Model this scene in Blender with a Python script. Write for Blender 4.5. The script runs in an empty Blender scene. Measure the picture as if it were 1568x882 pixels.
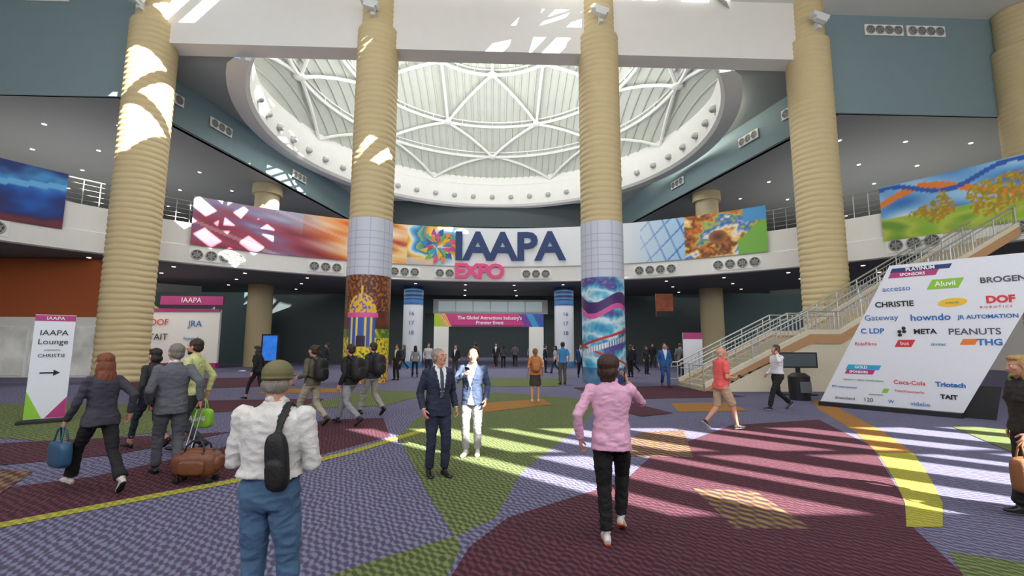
import bpy, bmesh, math, random
from mathutils import Vector, Matrix, noise
from mathutils.bvhtree import BVHTree
random.seed(7)
V=Vector; R=math.radians; sin=math.sin; cos=math.cos; pi=math.pi
scn=bpy.context.scene; COL=scn.collection
scn.view_settings.view_transform='Standard'
scn.view_settings.look='None'
# ------------------------------------------------------------ helpers
def lin(c):
    if isinstance(c,str):
        c=c.lstrip('#'); c=[int(c[i:i+2],16)/255 for i in (0,2,4)]
    return tuple((x/12.92 if x<=.04045 else ((x+.055)/1.055)**2.4) for x in c[:3])
MATS={}
def mat(name,col='#888888',rough=.6,metal=0.,var=.10,scale=12.,bump=0.,bscale=60.,emis=0.,coat=0.,stretch=(1,1,1)):
    if name in MATS: return MATS[name]
    m=bpy.data.materials.new(name); m.use_nodes=True; nt=m.node_tree; N=nt.nodes; L=nt.links
    b=N['Principled BSDF']; c=lin(col)
    tc=N.new('ShaderNodeTexCoord'); mp=N.new('ShaderNodeMapping'); mp.inputs['Scale'].default_value=stretch
    L.new(tc.outputs['Object'],mp.inputs[0])
    n=N.new('ShaderNodeTexNoise'); n.inputs['Scale'].default_value=scale; n.inputs['Detail'].default_value=4
    L.new(mp.outputs[0],n.inputs['Vector'])
    mx=N.new('ShaderNodeMix'); mx.data_type='RGBA'
    mx.inputs[6].default_value=tuple(x*(1-var) for x in c)+(1,)
    mx.inputs[7].default_value=tuple(min(1,x*(1+var)) for x in c)+(1,)
    L.new(n.outputs['Fac'],mx.inputs[0]); L.new(mx.outputs[2],b.inputs['Base Color'])
    b.inputs['Roughness'].default_value=rough; b.inputs['Metallic'].default_value=metal
    if coat: b.inputs['Coat Weight'].default_value=coat
    if bump:
        n2=N.new('ShaderNodeTexNoise'); n2.inputs['Scale'].default_value=bscale; n2.inputs['Detail'].default_value=3
        L.new(mp.outputs[0],n2.inputs['Vector'])
        bp=N.new('ShaderNodeBump'); bp.inputs['Strength'].default_value=bump; bp.inputs['Distance'].default_value=.02
        L.new(n2.outputs['Fac'],bp.inputs['Height']); L.new(bp.outputs[0],b.inputs['Normal'])
    if emis:
        L.new(mx.outputs[2],b.inputs['Emission Color']); b.inputs['Emission Strength'].default_value=emis
    MATS[name]=m; return m
def vcolmat(name,rough=.45):
    if name in MATS: return MATS[name]
    m=bpy.data.materials.new(name); m.use_nodes=True; nt=m.node_tree; b=nt.nodes['Principled BSDF']
    a=nt.nodes.new('ShaderNodeAttribute'); a.attribute_name='Col'
    nt.links.new(a.outputs['Color'],b.inputs['Base Color']); b.inputs['Roughness'].default_value=rough
    MATS[name]=m; return m
class Soup:
    def __init__(s): s.v=[];s.f=[];s.m=[]
    def add(s,vs,fs,m):
        o=len(s.v); s.v.extend(V(p) for p in vs); s.f.extend(tuple(i+o for i in f) for f in fs); s.m.extend([m]*len(fs))
    def box(s,a,b,m):
        x0,y0,z0=a; x1,y1,z1=b
        s.add([(x0,y0,z0),(x1,y0,z0),(x1,y1,z0),(x0,y1,z0),(x0,y0,z1),(x1,y0,z1),(x1,y1,z1),(x0,y1,z1)],
              [(0,3,2,1),(4,5,6,7),(0,1,5,4),(1,2,6,5),(2,3,7,6),(3,0,4,7)],m)
    def obox(s,c,size,m,rot=None):
        rot=rot or Matrix.Identity(3); hx,hy,hz=[q/2 for q in size]; c=V(c)
        P=[c+rot@V((x,y,z)) for z in(-hz,hz) for (x,y) in((-hx,-hy),(hx,-hy),(hx,hy),(-hx,hy))]
        s.add(P,[(0,3,2,1),(4,5,6,7),(0,1,5,4),(1,2,6,5),(2,3,7,6),(3,0,4,7)],m)
    def ell(s,c,r,m,rot=None,n=18,k=10,e=1.0):
        c=V(c); 
        if not hasattr(r,'__len__'): r=(r,r,r)
        def p(x): return math.copysign(abs(x)**e,x)
        vs=[];fs=[]
        for j in range(k+1):
            th=pi*j/k
            for i in range(n):
                ph=2*pi*i/n
                q=V((r[0]*p(sin(th))*p(cos(ph)),r[1]*p(sin(th))*p(sin(ph)),r[2]*p(cos(th))))
                if rot: q=rot@q
                vs.append(c+q)
        for j in range(k):
            for i in range(n):
                a=j*n+i;b=j*n+(i+1)%n
                fs.append((a,a+n,b+n,b))
        s.add(vs,fs,m)
    def tube(s,pts,rad,m,n=14,hint=(1,0,0),cap=.5,joints=False):
        pts=[V(p) for p in pts]; 
        if not hasattr(rad,'__len__'): rad=[rad]*len(pts)
        rad=[(r if hasattr(r,'__len__') else (r,r)) for r in rad]
        T=[]
        for i in range(len(pts)):
            a=(pts[i]-pts[i-1]).normalized() if i>0 else None
            b=(pts[i+1]-pts[i]).normalized() if i<len(pts)-1 else None
            t=(a+b).normalized() if a and b else (a or b)
            T.append(t)
        if cap:
            r0=max(rad[0]);r1=max(rad[-1])
            pts=[pts[0]-T[0]*r0*cap]+pts+[pts[-1]+T[-1]*r1*cap]
            rad=[(rad[0][0]*.55,rad[0][1]*.55)]+rad+[(rad[-1][0]*.55,rad[-1][1]*.55)]
            T=[T[0]]+T+[T[-1]]
        x=V(hint); x=x-T[0]*x.dot(T[0])
        if x.length<.2: x=V((0,1,.1)); x=x-T[0]*x.dot(T[0])
        if x.length<.2: x=V((0,0,1)); x=x-T[0]*x.dot(T[0])
        x.normalize(); vs=[];fs=[]
        for p,r,t in zip(pts,rad,T):
            x=(x-t*x.dot(t)).normalized(); y=t.cross(x)
            for i in range(n):
                a=2*pi*i/n; vs.append(p+x*(r[0]*cos(a))+y*(r[1]*sin(a)))
        K=len(pts)
        for j in range(K-1):
            for i in range(n):
                a=j*n+i;b=j*n+(i+1)%n
                fs.append((a,b,b+n,a+n))
        fs.append(tuple(range(n))[::-1]); fs.append(tuple((K-1)*n+i for i in range(n)))
        s.add(vs,fs,m)
    def poly(s,pts,m): s.add(pts,[tuple(range(len(pts)))],m)
def link(o,parent=None):
    COL.objects.link(o)
    if parent: o.parent=parent
    return o
def mk(name,S,md,parent=None,smooth=False,loc=None,rotz=None):
    me=bpy.data.meshes.new(name); me.from_pydata([tuple(v) for v in S.v],[],S.f)
    keys=[]
    for k in S.m:
        if k not in keys: keys.append(k)
    for k in keys: me.materials.append(md[k] if k in md else MATS[k])
    ix={k:i for i,k in enumerate(keys)}
    me.polygons.foreach_set('material_index',[ix[k] for k in S.m])
    if smooth: me.polygons.foreach_set('use_smooth',[True]*len(me.polygons))
    me.update()
    o=bpy.data.objects.new(name,me); link(o,parent)
    if loc: o.location=loc
    if rotz is not None: o.rotation_euler=(0,0,rotz)
    return o
def empty(name,loc=(0,0,0)):
    e=bpy.data.objects.new(name,None); e.location=loc; COL.objects.link(e); return e
def text(name,body,M4,size,m,parent=None,ext=.006,bold=0.,sx=1.,align='CENTER'):
    c=bpy.data.curves.new(name,'FONT'); c.body=body; c.size=size; c.extrude=ext; c.offset=bold
    c.align_x=align; c.align_y='CENTER'; c.resolution_u=3
    c.materials.append(m)
    o=bpy.data.objects.new(name,c); link(o,parent)
    o.matrix_world=M4@Matrix.Diagonal((sx,1,1,1)); return o
def frame(o,x,y):
    x=V(x).normalized(); y=V(y).normalized(); z=x.cross(y)
    M=Matrix((x,y,z)).transposed().to_4x4(); M.translation=V(o); return M
def B(X,D,z=0):   # survey frame -> building frame (2.1 deg heading)
    return V((.4+.9993*X+.0366*D,.9993*D-.0366*X,z))
# ------------------------------------------------------------ camera
cd=bpy.data.cameras.new('camera'); cam=bpy.data.objects.new('camera',cd); link(cam)
cd.sensor_width=36; cd.lens=16.15; cd.clip_end=300; cd.clip_start=.05
cam.matrix_world=Matrix.Translation((0.4,0,1.8))@Matrix.Rotation(R(-2.1),4,'Z')@Matrix.Rotation(R(96.8),4,'X')@Matrix.Rotation(R(.22),4,'Z')
scn.camera=cam
# ------------------------------------------------------------ people
SK=mat('skin','#c48e74',.5,var=.08,scale=9,bump=.05,bscale=300)
mat('lips','#a85f56',.4); mat('eye_white','#e8e4de',.3,var=.02); mat('iris','#2a1c14',.2)
mat('sole_white','#e4e0da',.6); mat('sole_black','#141414',.7); mat('leather_black','#191616',.4,var=.2)
mat('metal_grey','#9a9ca0',.35,.8); mat('phone_black','#0c0d10',.15)
def remesh(S,vox,sm,cloth=(),hair=(),rule=None,amp=1.):
    me=bpy.data.meshes.new('t'); me.from_pydata([tuple(v) for v in S.v],[],S.f)
    bm=bmesh.new(); bm.from_mesh(me); bmesh.ops.recalc_face_normals(bm,faces=bm.faces); bm.to_mesh(me); bm.free()
    o=bpy.data.objects.new('t',me); COL.objects.link(o)
    md=o.modifiers.new('r','REMESH'); md.mode='VOXEL'; md.voxel_size=vox
    if sm:
        s=o.modifiers.new('s','SMOOTH'); s.iterations=sm; s.factor=.5
    dg=bpy.context.evaluated_depsgraph_get(); dg.update()
    m2=bpy.data.meshes.new_from_object(o.evaluated_get(dg))
    bv=BVHTree.FromPolygons(S.v,S.f)
    vs=[v.co.copy() for v in m2.vertices]; ns=[v.normal.copy() for v in m2.vertices]
    fs=[tuple(p.vertices) for p in m2.polygons]; ms=[]
    vm=[None]*len(vs)
    for f in fs:
        c=(vs[f[0]]+vs[f[2]])*.5
        r=bv.find_nearest(c); k=S.m[r[2]] if r[2] is not None else S.m[0]
        if rule: k=rule(c,k)
        ms.append(k)
        for i in f: vm[i]=k
    for i,p in enumerate(vs):
        k=vm[i]
        if k in cloth:
            n1=noise.noise((p.x*7,p.y*7,p.z*11)); n2=noise.noise((p.x*15+5,p.y*15,p.z*24))
            vs[i]=p+ns[i]*amp*(.018*(.25-abs(n1))+.010*(.25-abs(n2)))
        elif k in hair:
            vs[i]=p+ns[i]*(.007*noise.noise((p.x*55,p.y*55,p.z*9))+.004*noise.noise((p.x*120,p.y*120,p.z*20)))
    bpy.data.objects.remove(o); bpy.data.meshes.remove(me); bpy.data.meshes.remove(m2)
    out=Soup(); out.add(vs,fs,'x'); out.m=ms; return out
def ik(a,t,l1,l2,pole):
    d=t-a; Ln=min(d.length,(l1+l2)*.998); u=d.normalized(); t=a+u*Ln
    x=(l1*l1-l2*l2+Ln*Ln)/(2*Ln); h=math.sqrt(max(0,l1*l1-x*x)); p=V(pole); p=p-u*p.dot(u); p.normalize()
    return a+u*x+p*h,t
def hand(S,w,f,n,side_v,curl=28,m='skin',thumb=.5):
    f=f.normalized(); n=(n-f*n.dot(f)).normalized(); s=side_v-f*side_v.dot(f)-n*side_v.dot(n); s.normalize()
    S.tube([w-f*.03,w,w+f*.03,w+f*.06,w+f*.088],[(.026,.02),(.027,.019),(.036,.018),(.041,.016),(.039,.013)],m,n=12,hint=s)
    for k,(o,l,r) in enumerate(((.030,.070,.0088),(.010,.078,.0092),(-.010,.073,.0088),(-.029,.057,.0078))):
        p=w+f*(.085-.004*abs(k-1.2))+s*o; pts=[p]; a=R(curl*.5)
        for j,q in enumerate((.45,.31,.24)):
            d=(f*cos(a)+n*sin(a)+s*(o*.8)).normalized(); p=p+d*l*q; pts.append(p); a+=R(curl*(1.+.15*k))
        S.tube(pts,[r*1.05,r,r*.92,r*.78],m,n=8,hint=s)
    p=w+f*.022+s*.026; d1=(f*.62+s*.62+n*.35).normalized(); d2=(f*.85+s*.2+n*.5).normalized()
    S.tube([p,p+d1*.035,p+d1*.035+d2*.03,p+d1*.035+d2*.055],[.013,.0115,.0105,.0085],m,n=8)
def person(name,X,D,heading,h=1.75,sex='m',top='shirt',sleeve='long',bottom='trousers',c=None,
           feet=None,arms=None,head=(0,0),hair='short',near=0,lean=0,skin='skin',tie=False,
           pack=None,hem=None,beard=False,glasses=False,curl=(28,28),extra=None,belly=0.,fd=None,pal=None,shoe_rise=0,pzmax=.975,wide=1.):
    c=c or {}; MD={}
    def cm(k,default,**kw):
        col=c.get(k,default); MD[k]=mat('%s_%s'%({'top':'fabric','bottom':'fabric','shirt':'fabric','tie':'fabric','hair':'hair','shoe':'shoe','pack':'nylon','sole':'rubber','cap':'fabric'}[k],col.strip('#')),col,**kw)
    cm('top','#333338',rough=.85,var=.12,scale=8,bump=.25,bscale=90)
    cm('bottom','#1d1d20',rough=.85,var=.14,scale=8,bump=.25,bscale=110)
    cm('shirt','#dfe2e8',rough=.8); cm('tie','#26262e',rough=.6); cm('shoe','#161414',rough=.4); cm('sole','#1a1a1a',rough=.7)
    cm('hair','#2a1d16',rough=.55,var=.35,scale=14,stretch=(9,9,1),bump=.4,bscale=30); cm('pack','#141416',rough=.6,bump=.2); cm('cap','#6b6a48',rough=.85)
    MD['skin']=MATS[skin]; MD['lips']=MATS['lips']; MD['eyew']=MATS['eye_white']; MD['iris']=MATS['iris']; MD['metal']=MATS['metal_grey']; MD['phone']=MATS['phone_black']
    fem=sex=='f'
    feet=feet or dict(l=(-.11,0,0),r=(.11,.03,0))
    Lt,Ls=.43,.42; pz=pzmax
    ank={}
    for k,sg in(('l',-1),('r',1)):
        fx,fy,pit=feet[k][:3]; lift=.15*sin(R(abs(pit)))+(feet[k][3] if len(feet[k])>3 else 0)
        ank[k]=V((fx,fy,.09+lift+shoe_rise)); dx=fx-sg*.09; dd=math.sqrt(max(.1,((Lt+Ls)*.992)**2-dx*dx-fy*fy))
        pz=min(pz,ank[k].z+dd+.03)
    P=V((0,0,pz)); TM=Matrix.Translation(P)@Matrix.Rotation(R(-lean),4,'X'); TI=TM.inverted()
    T=lambda x,y,z: TM@V((x,y,z))
    S=Soup()
    hw_sh=(.155 if fem else .176)*wide
    jk=top=='jacket'; off=.014 if jk else (.010 if top in('sweater',) else .004)
    hemz=hem if hem is not None else (-.14 if jk else (-.06))
    hipw=(.172 if fem else .165)*wide
    def loft(sec,m,n=28,ex=2.5):
        vs=[];fs=[]
        for (z,hw,hd,oy) in sec:
            for i in range(n):
                a=2*pi*i/n; cx=cos(a);sy=sin(a)
                vs.append(T(hw*math.copysign(abs(cx)**(2/ex),cx),oy+hd*math.copysign(abs(sy)**(2/ex),sy),z))
        K=len(sec)
        for j in range(K-1):
            for i in range(n):
                a=j*n+i;b=j*n+(i+1)%n; fs.append((a,b,b+n,a+n))
        fs.append(tuple(range(n))[::-1]); fs.append(tuple((K-1)*n+i for i in range(n)))
        S.add(vs,fs,m)
    loft([(-.13,.10,.075,0),(-.09,hipw-.015,.105,-.005),(-.03,hipw,.115,-.008),(.04,hipw-.008,.11,-.004),(.10,.145*wide,.10,0)],'bottom')
    for sg in(-1,1):
        S.ell(T(sg*.075,-.045,-.05),(.08,.072,.085),'bottom')
        if hemz<-.04: S.ell(T(sg*.075,-.045,-.02),(.092,.09,max(.05,min(.1,-hemz+.0))),'top')
    wa=(.128 if fem else .152)*wide
    sec=[(hemz,hipw+.012+off,.126+off,-.006),(max(hemz+.03,0),hipw+.002+off,.120+off+belly*.5,-.002+belly*.4),(.10,wa+.008+off,.108+off+belly,belly*.7),(.17,wa+off,.105+off+belly,belly*.6),
         (.27,(.142 if fem else .166)*wide+off,.112+off+belly*.3,.004),(.36,(.152 if fem else .180)*wide+off,.118+off,.004),(.43,(.150 if fem else .180)*wide+off,.108+off,-.004),(.475,(.135 if fem else .160)*wide+off*.6,.09+off*.5,-.01),
         (.505,.105,.07,-.014),(.53,.072,.06,-.016),(.545,.06,.055,-.016)]
    sec=[q for i,q in enumerate(sec) if i==0 or q[0]>sec[0][0]+.01]
    loft(sec,'top')
    if fem:
        for sg in(-1,1): S.ell(T(sg*.07,.085,.31),(.06,.055,.06),'top')
    if jk:
        for sg in(-1,1): S.tube([T(sg*.075,.03,.54),T(sg*.085,.10,.46),T(sg*.055,.142,.30),T(sg*.012,.148,.12)],[(.02,.008),(.026,.009),(.02,.009),(.008,.006)],'top',n=8)
    if top in('shirt','jacket','polo','sweater'):
        S.tube([T(-.05,.055,.535),T(-.065,-.01,.56),T(0,-.075,.565),T(.065,-.01,.56),T(.05,.055,.535)],.014,'shirt' if jk else 'top',n=8)
    if tie: S.tube([T(0,.075,.525),T(0,.118,.45),T(0,.142,.32),T(0,.15,.12)],[(.016,.01),(.02,.009),(.026,.009),(.024,.008)],'tie',n=8)
    S.tube([T(0,-.018,.47),T(0,-.012,.56),T(0,.0,.62)],[.062,.056,.055],'skin')
    arms=arms or {}
    W={}
    for k,sg in(('l',-1),('r',1)):
        a=arms.get(k,(sg*.255,.03,-.06)); pole=a[3] if len(a)>3 else (sg*.35,-1,-.1)
        sh=T(sg*hw_sh,-.008,.450); tg=T(*a[:3]); pl=TM.to_3x3()@V(pole)
        el,wr=ik(sh,tg,.295,.262,pl)
        kk=.84 if fem else .94
        ra=[.066*kk+off*.4,.056*kk+off*.5,.048*kk+off*.5]; 
        if sleeve=='long':
            S.tube([sh,(sh+el)*.5,el],[ra[0],ra[1],ra[2]],'top'); S.ell(sh,ra[0]*1.03,'top'); S.ell(el,ra[2]*1.0,'top')
            cuff=el.lerp(wr,.93)
            S.tube([el,el.lerp(wr,.5),cuff],[ra[2],.044*kk+off*.5,.036*kk+off*.6],'top',cap=.15)
            if jk: S.tube([el.lerp(wr,.8),el.lerp(wr,.985)],[.032,.031],'shirt',cap=.1)
        else:
            S.ell(sh,ra[0]*1.03,'top'); sl=sh.lerp(el,.72)
            S.tube([sh,sl],[ra[0]+.004,ra[1]+.01],'top',cap=.2)
            S.tube([sh,el],[.05*kk,.042*kk],'skin'); S.ell(el,.042*kk,'skin')
            S.tube([el,el.lerp(wr,.35),wr],[.042*kk,.041*kk,.026*kk],'skin',cap=.2)
        S.tube([el.lerp(wr,.6),wr],[.033*kk,.027*kk],'skin',cap=.2)
        W[k]=(wr,(wr-el).normalized())
    for k,sg in(('l',-1),('r',1)):
        hip=V((sg*.088,0,pz-.03)); a=ank[k]; pit=feet[k][2]
        kn,a=ik(hip,a,Lt,Ls,(sg*.12,1,0.3 if pzmax<.9 else 0))
        if bottom in('trousers','jeans','slim'):
            t={'trousers':(.098,.09,.072,.064,.062),'jeans':(.098,.092,.072,.066,.062),'slim':(.09,.08,.058,.052,.044)}[bottom]
            if fem and bottom=='trousers': t=(.09,.08,.06,.060,.074)
            cf=kn.lerp(a,.93)
            S.tube([hip,hip.lerp(kn,.5),kn,kn.lerp(cf,.5),cf],list(t),'bottom',cap=.15); S.ell(kn,t[2]*1.0,'bottom')
            S.tube([kn.lerp(a,.7),a],[.05,.04],'shoe' if bottom!='slim' else 'skin',cap=.3)
        else:
            S.tube([hip,kn],[.085,.058],'skin'); S.ell(kn,.056,'skin')
            S.tube([kn,kn.lerp(a,.32),kn.lerp(a,.8),a],[.053,.058,.04,.036],'skin',cap=.2)
            if bottom=='shorts':
                S.tube([hip,hip.lerp(kn,.5),kn],[.1,.098,.088],'bottom',cap=.12)
        yaw=feet[k][4] if len(feet[k])>4 else -sg*8
        FR=Matrix.Rotation(R(yaw),3,'Z')@Matrix.Rotation(R(pit),3,'X')
        fy=FR@V((0,1,0)); fz=FR@V((0,0,1)); fx=FR@V((1,0,0)); kf=.88 if fem else 1.
        q=[(-.072,.030,.055),(-.05,.036,.078),(0,.038,.092),(.06,.041,.068),(.12,.047,.048),(.165,.04,.038),(.188,.022,.022)]
        S.tube([a+fy*(t*kf)+fz*(-.088+hh/2) for t,_,hh in q],[(w*kf,hh/2) for _,w,hh in q],'shoe',hint=fx,cap=.15)
        S.tube([a+fy*(t*kf)-fz*.082 for t in(-.072,0,.1,.165,.19)],[(.032*kf,.01),(.037*kf,.01),(.048*kf,.01),(.038*kf,.01),(.02*kf,.008)],'sole',hint=fx,cap=.2)
    if bottom=='skirt':
        S.tube([V((0,-.005,pz+.02)),V((0,0,pz-.12)),V((0,0,pz-.42))],[(.165,.115),(.18,.135),(.205,.165)],'bottom',n=24,cap=.03)
    if pack=='backpack':
        S.ell(T(0,-.225,.27),(.155,.105,.25),'pack',rot=TM.to_3x3(),e=.6,n=24,k=14)
        S.ell(T(0,-.31,.18),(.12,.05,.13),'pack',rot=TM.to_3x3(),e=.6)
        for sg in(-1,1): S.tube([T(sg*.09,-.15,.47),T(sg*.11,-.06,.545),T(sg*.115,.05,.52),T(sg*.12,.115,.40),T(sg*.13,.12,.25),T(sg*.165,.0,.14),T(sg*.12,-.15,.10)],[(.026,.012)]*7,'pack',n=8,hint=(1,0,0))
    elif pack=='sling':
        rr=(TM@Matrix.Rotation(R(-7),4,'Y')).to_3x3()
        S.ell(T(.125,-.165,.20),(.068,.045,.175),'pack',rot=rr,e=.6,n=24,k=14)
        S.ell(T(.13,-.205,.13),(.054,.022,.085),'pack',rot=rr,e=.6)
        S.tube([T(.11,-.16,.34),T(.115,-.12,.45),T(.11,-.03,.54),T(.08,.08,.5),T(0,.14,.3)],[(.026,.010)]*5,'pack',n=8)
        S.tube([T(.14,-.16,.05),T(.195,-.04,.09),T(.16,.09,.14)],[(.016,.008)]*3,'pack',n=8)
    def rule(p,k):
        if jk and k=='top':
            q=TI@p
            if q.y>.03:
                if .11<q.z<.53 and abs(q.x)<.006+.075*((q.z-.11)/.4): return 'shirt'
                if q.z<=.1 and abs(q.x)<(.1-q.z)*.28: return 'bottom'
        return k
    vox=(.02,.011,.0085)[near]
    body=remesh(S,vox,(2,2,2)[near],cloth=('top','bottom'),rule=rule,amp=(.8,1,1.1)[near])
    HM=TM@Matrix.Translation((0,.012,.672))@Matrix.Rotation(R(head[0]),4,'Z')@Matrix.Rotation(R(-head[1]),4,'X')@Matrix.Scale(1.06,4); H3=HM.to_3x3()
    Hs=Soup(); Hp=lambda x,y,z: HM@V((x,y,z))
    E=lambda cc,r,m,e=1.: Hs.ell(Hp(*cc),r,m,rot=H3,e=e)
    E((0,-.012,.03),(.076,.095,.088),'skin'); E((0,.022,-.02),(.064,.073,.088),'skin'); E((0,.052,-.088),(.034,.030,.024),'skin'); E((0,.018,-.068),(.054,.058,.042),'skin')
    E((0,.094,-.012),(.011,.014,.03),'skin'); E((0,.101,-.03),(.016,.015,.012),'skin'); E((0,.08,.022),(.05,.014,.009),'skin')
    E((0,.088,-.061),(.023,.010,.007),'lips')
    for sg in(-1,1):
        E((sg*.078,-.004,-.005),(.009,.017,.031),'skin'); E((sg*.042,.06,-.02),(.022,.025,.022),'skin')
    nb=T(0,-.016,.48)
    Hs.tube([Hp(0,-.01,-.04),Hp(0,-.02,-.10),nb],[(.052,.056),(.052,.055),(.058,.058)],'skin')
    if hair in('short','long','bob','pony','wavy'):
        E((0,-.022,.044),(.083,.098,.086),'hair'); E((0,-.045,-.012),(.078,.066,.07),'hair')
        for sg in(-1,1): E((sg*.072,.0,.025),(.012,.035,.035),'hair')
        if fem or hair=='wavy': E((0,.03,.085),(.07,.06,.035),'hair')
    if hair=='long':
        E((0,-.06,-.05),(.090,.064,.11),'hair'); E((0,-.075,-.16),(.098,.052,.12),'hair'); E((-.06,-.03,-.1),(.037,.05,.12),'hair'); E((.06,-.03,-.1),(.037,.05,.12),'hair')
    if hair=='bob': E((0,-.05,-.05),(.09,.068,.08),'hair')
    if hair=='wavy':
        E((0,-.03,.045),(.104,.114,.094),'hair'); E((0,-.055,-.03),(.102,.080,.085),'hair'); E((0,-.065,-.085),(.08,.05,.055),'hair')
    if hair=='pony':
        Hs.tube([Hp(0,-.11,.05),Hp(0,-.15,.0),Hp(0,-.14,-.1),Hp(0,-.12,-.16)],[.03,.032,.026,.012],'hair')
    if hair=='bald':
        E((0,-.05,-.022),(.079,.058,.045),'hair')
    if hair=='cap':
        E((0,-.035,-.02),(.08,.07,.06),'hair'); E((0,-.015,.05),(.090,.106,.082),'cap'); E((0,-.015,.02),(.092,.108,.02),'cap'); E((0,.12,.032),(.07,.075,.010),'cap')
    if beard: E((0,.03,-.082),(.058,.062,.045),'hair')
    hd=remesh(Hs,(.011,.0065,.005)[near],2 if near else 1,hair=('hair',))
    parts=[body,hd]
    for k,sg in(('l',-1),('r',1)):
        wr,d=W[k]; Z=Soup()
        f=V(fd[k]) if fd and k in fd else d
        if fd and k in fd: f=TM.to_3x3()@f
        n=TM.to_3x3()@(V(pal[k]) if pal and k in pal else V((-sg,0,0)))
        thumbv=TM.to_3x3()@V((0,1,.15)) if abs((TM.to_3x3()@V((0,1,0))).dot(f))<.75 else TM.to_3x3()@V((-sg*.2,0,1))
        hand(Z,wr,f,n,thumbv,curl=curl[0 if k=='l' else 1])
        parts.append(remesh(Z,(.0075,.005,.004)[near],1))
    Ex=Soup()
    for sg in(-1,1):
        Ex.ell(Hp(sg*.030,.079,.003),.0125,'eyew',n=12,k=8); Ex.ell(Hp(sg*.030,.088,.003),.0055,'iris',n=10,k=6)
        Ex.ell(Hp(sg*.031,.089,.024),(.017,.006,.0035),'hair',rot=H3,n=10,k=6)
    if glasses:
        for sg in(-1,1):
            pts=[Hp(sg*.031+.021*cos(a),.097,.003+.016*sin(a)) for a in [i*pi/6 for i in range(13)]]
            Ex.tube(pts,.0018,'iris',n=6,cap=0); Ex.tube([Hp(sg*.052,.097,.006),Hp(sg*.08,.0,.006)],.0018,'iris',n=6)
        Ex.tube([Hp(-.01,.097,.006),Hp(.01,.097,.006)],.0018,'iris',n=6)
    if extra: extra(Ex,T,W,Hp)
    parts.append(Ex)
    A=Soup()
    for p in parts:
        o=len(A.v); A.v+=p.v; A.f+=[tuple(i+o for i in f) for f in p.f]; A.m+=p.m
    s=h/1.775; loc=B(X,D)
    ob=mk(name,A,MD,smooth=True,loc=loc,rotz=R(heading-2.1)); ob.scale=(s,s,s)
    Rw=Matrix.Translation(loc)@Matrix.Rotation(R(heading-2.1),4,'Z')@Matrix.Scale(s,4)
    WW={k:(Rw@(W[k][0]+W[k][1]*.09)) for k in W}
    return ob,loc,s,WW
WALK=lambda a=.30: dict(l=(-.09,a,8),r=(.09,-a-.04,-38))
WALK2=lambda a=.30: dict(r=(.09,a,8),l=(-.09,-a-.04,-38))
def phone(side,up=False):
    def fn(E,T,W,Hp):
        wr,d=W[side]; sg=-1 if side=='l' else 1
        if up: E.obox(wr+V((-sg*.022,.0,.085)),(.010,.072,.145),'phone',rot=Matrix.Rotation(R(15),3,'X'))
        else: E.obox(wr+d*.085+V((0,.0,.02)),(.075,.14,.010),'phone',rot=Matrix.Rotation(R(40),3,'X'))
    return fn
person('man_in_white_sweater',-1.47,2.93,-3,1.69,top='sweater',bottom='jeans',c=dict(top='#d8d6d2',bottom='#4d6c8c',hair='#8a8378',cap='#6e6a48',shoe='#5a4636'),
  arms=dict(l=(-.17,.24,.13,(-.45,-.8,-.6)),r=(.17,.24,.13,(.45,-.8,-.6))),feet=dict(l=(-.12,0,0),r=(.12,.03,0)),hair='cap',near=2,pack='sling',hem=.09,head=(10,2),belly=.025,wide=1.16)
person('man_in_pink_shirt',.94,4.46,-12,1.70,top='shirt',c=dict(top='#dba6c2',bottom='#121114',hair='#3a2418',shoe='#d8d2cc',sole='#e0703a'),
  arms=dict(r=(.17,.14,.53,(.55,-.2,-1.)),l=(-.30,-.03,-.03,(-.6,-.8,0))),feet=dict(l=(-.06,-.06,0),r=(.08,.22,-25)),hair='wavy',near=2,hem=-.11,head=(-25,-6),curl=(30,55),fd=dict(r=(-.25,0,1)),extra=phone('r',True),lean=3,wide=1.08)
person('man_in_dark_suit',-1.02,6.53,-150,1.73,top='jacket',tie=True,c=dict(top='#262b40',bottom='#262b40',shirt='#dadde4',tie='#3a3f4c',hair='#8d8379',shoe='#1a1718'),
  arms=dict(l=(-.25,.06,-.05),r=(.25,.10,-.04)),feet=dict(l=(-.10,.05,0),r=(.10,-.04,0)),hair='short',near=1,head=(25,-14),glasses=True)
person('man_in_blue_blazer',-.64,7.7,172,1.72,top='jacket',c=dict(top='#42506c',bottom='#989698',shirt='#b0bdd2',hair='#b8aea4',shoe='#d8d2cc',sole='#d0632e'),
  arms=dict(r=(.10,.22,.38,(1,-.2,-.9)),l=(-.24,.06,-.05)),feet=dict(l=(-.10,0,0),r=(.09,.06,0)),hair='bald',near=1,curl=(28,50),extra=phone('r'),head=(8,-4))
_,_,_,WA=person('woman_in_dark_jacket',-5.03,5.78,62,1.72,sex='f',top='jacket',hem=-.10,c=dict(top='#3a3944',bottom='#17161a',hair='#7a4228',shoe='#c8beb8',shirt='#33323c'),
  arms=dict(l=(-.26,.22,-.02),r=(.26,-.10,.02)),feet=dict(l=(-.09,.42,10,.03),r=(.09,-.46,-42)),hair='long',near=1,bottom='trousers',lean=3)
person('woman_with_shoulder_bag',-6.1,7.95,75,1.70,sex='f',top='sweater',c=dict(top='#2a2a30',bottom='#1d2230',hair='#231814'),feet=WALK(.28),hair='bob',near=1,bottom='slim',shoe_rise=.02)
_,_,_,WG=person('man_in_grey_suit',-4.70,6.5,42,1.80,top='jacket',c=dict(top='#5c5f66',bottom='#54575e',hair='#7a746e',shoe='#141212'),
  arms=dict(r=(.30,-.18,.02),l=(-.24,.10,.0)),feet=dict(l=(-.10,.18,0),r=(.10,-.16,-12)),hair='short',near=1,head=(20,0))
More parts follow.
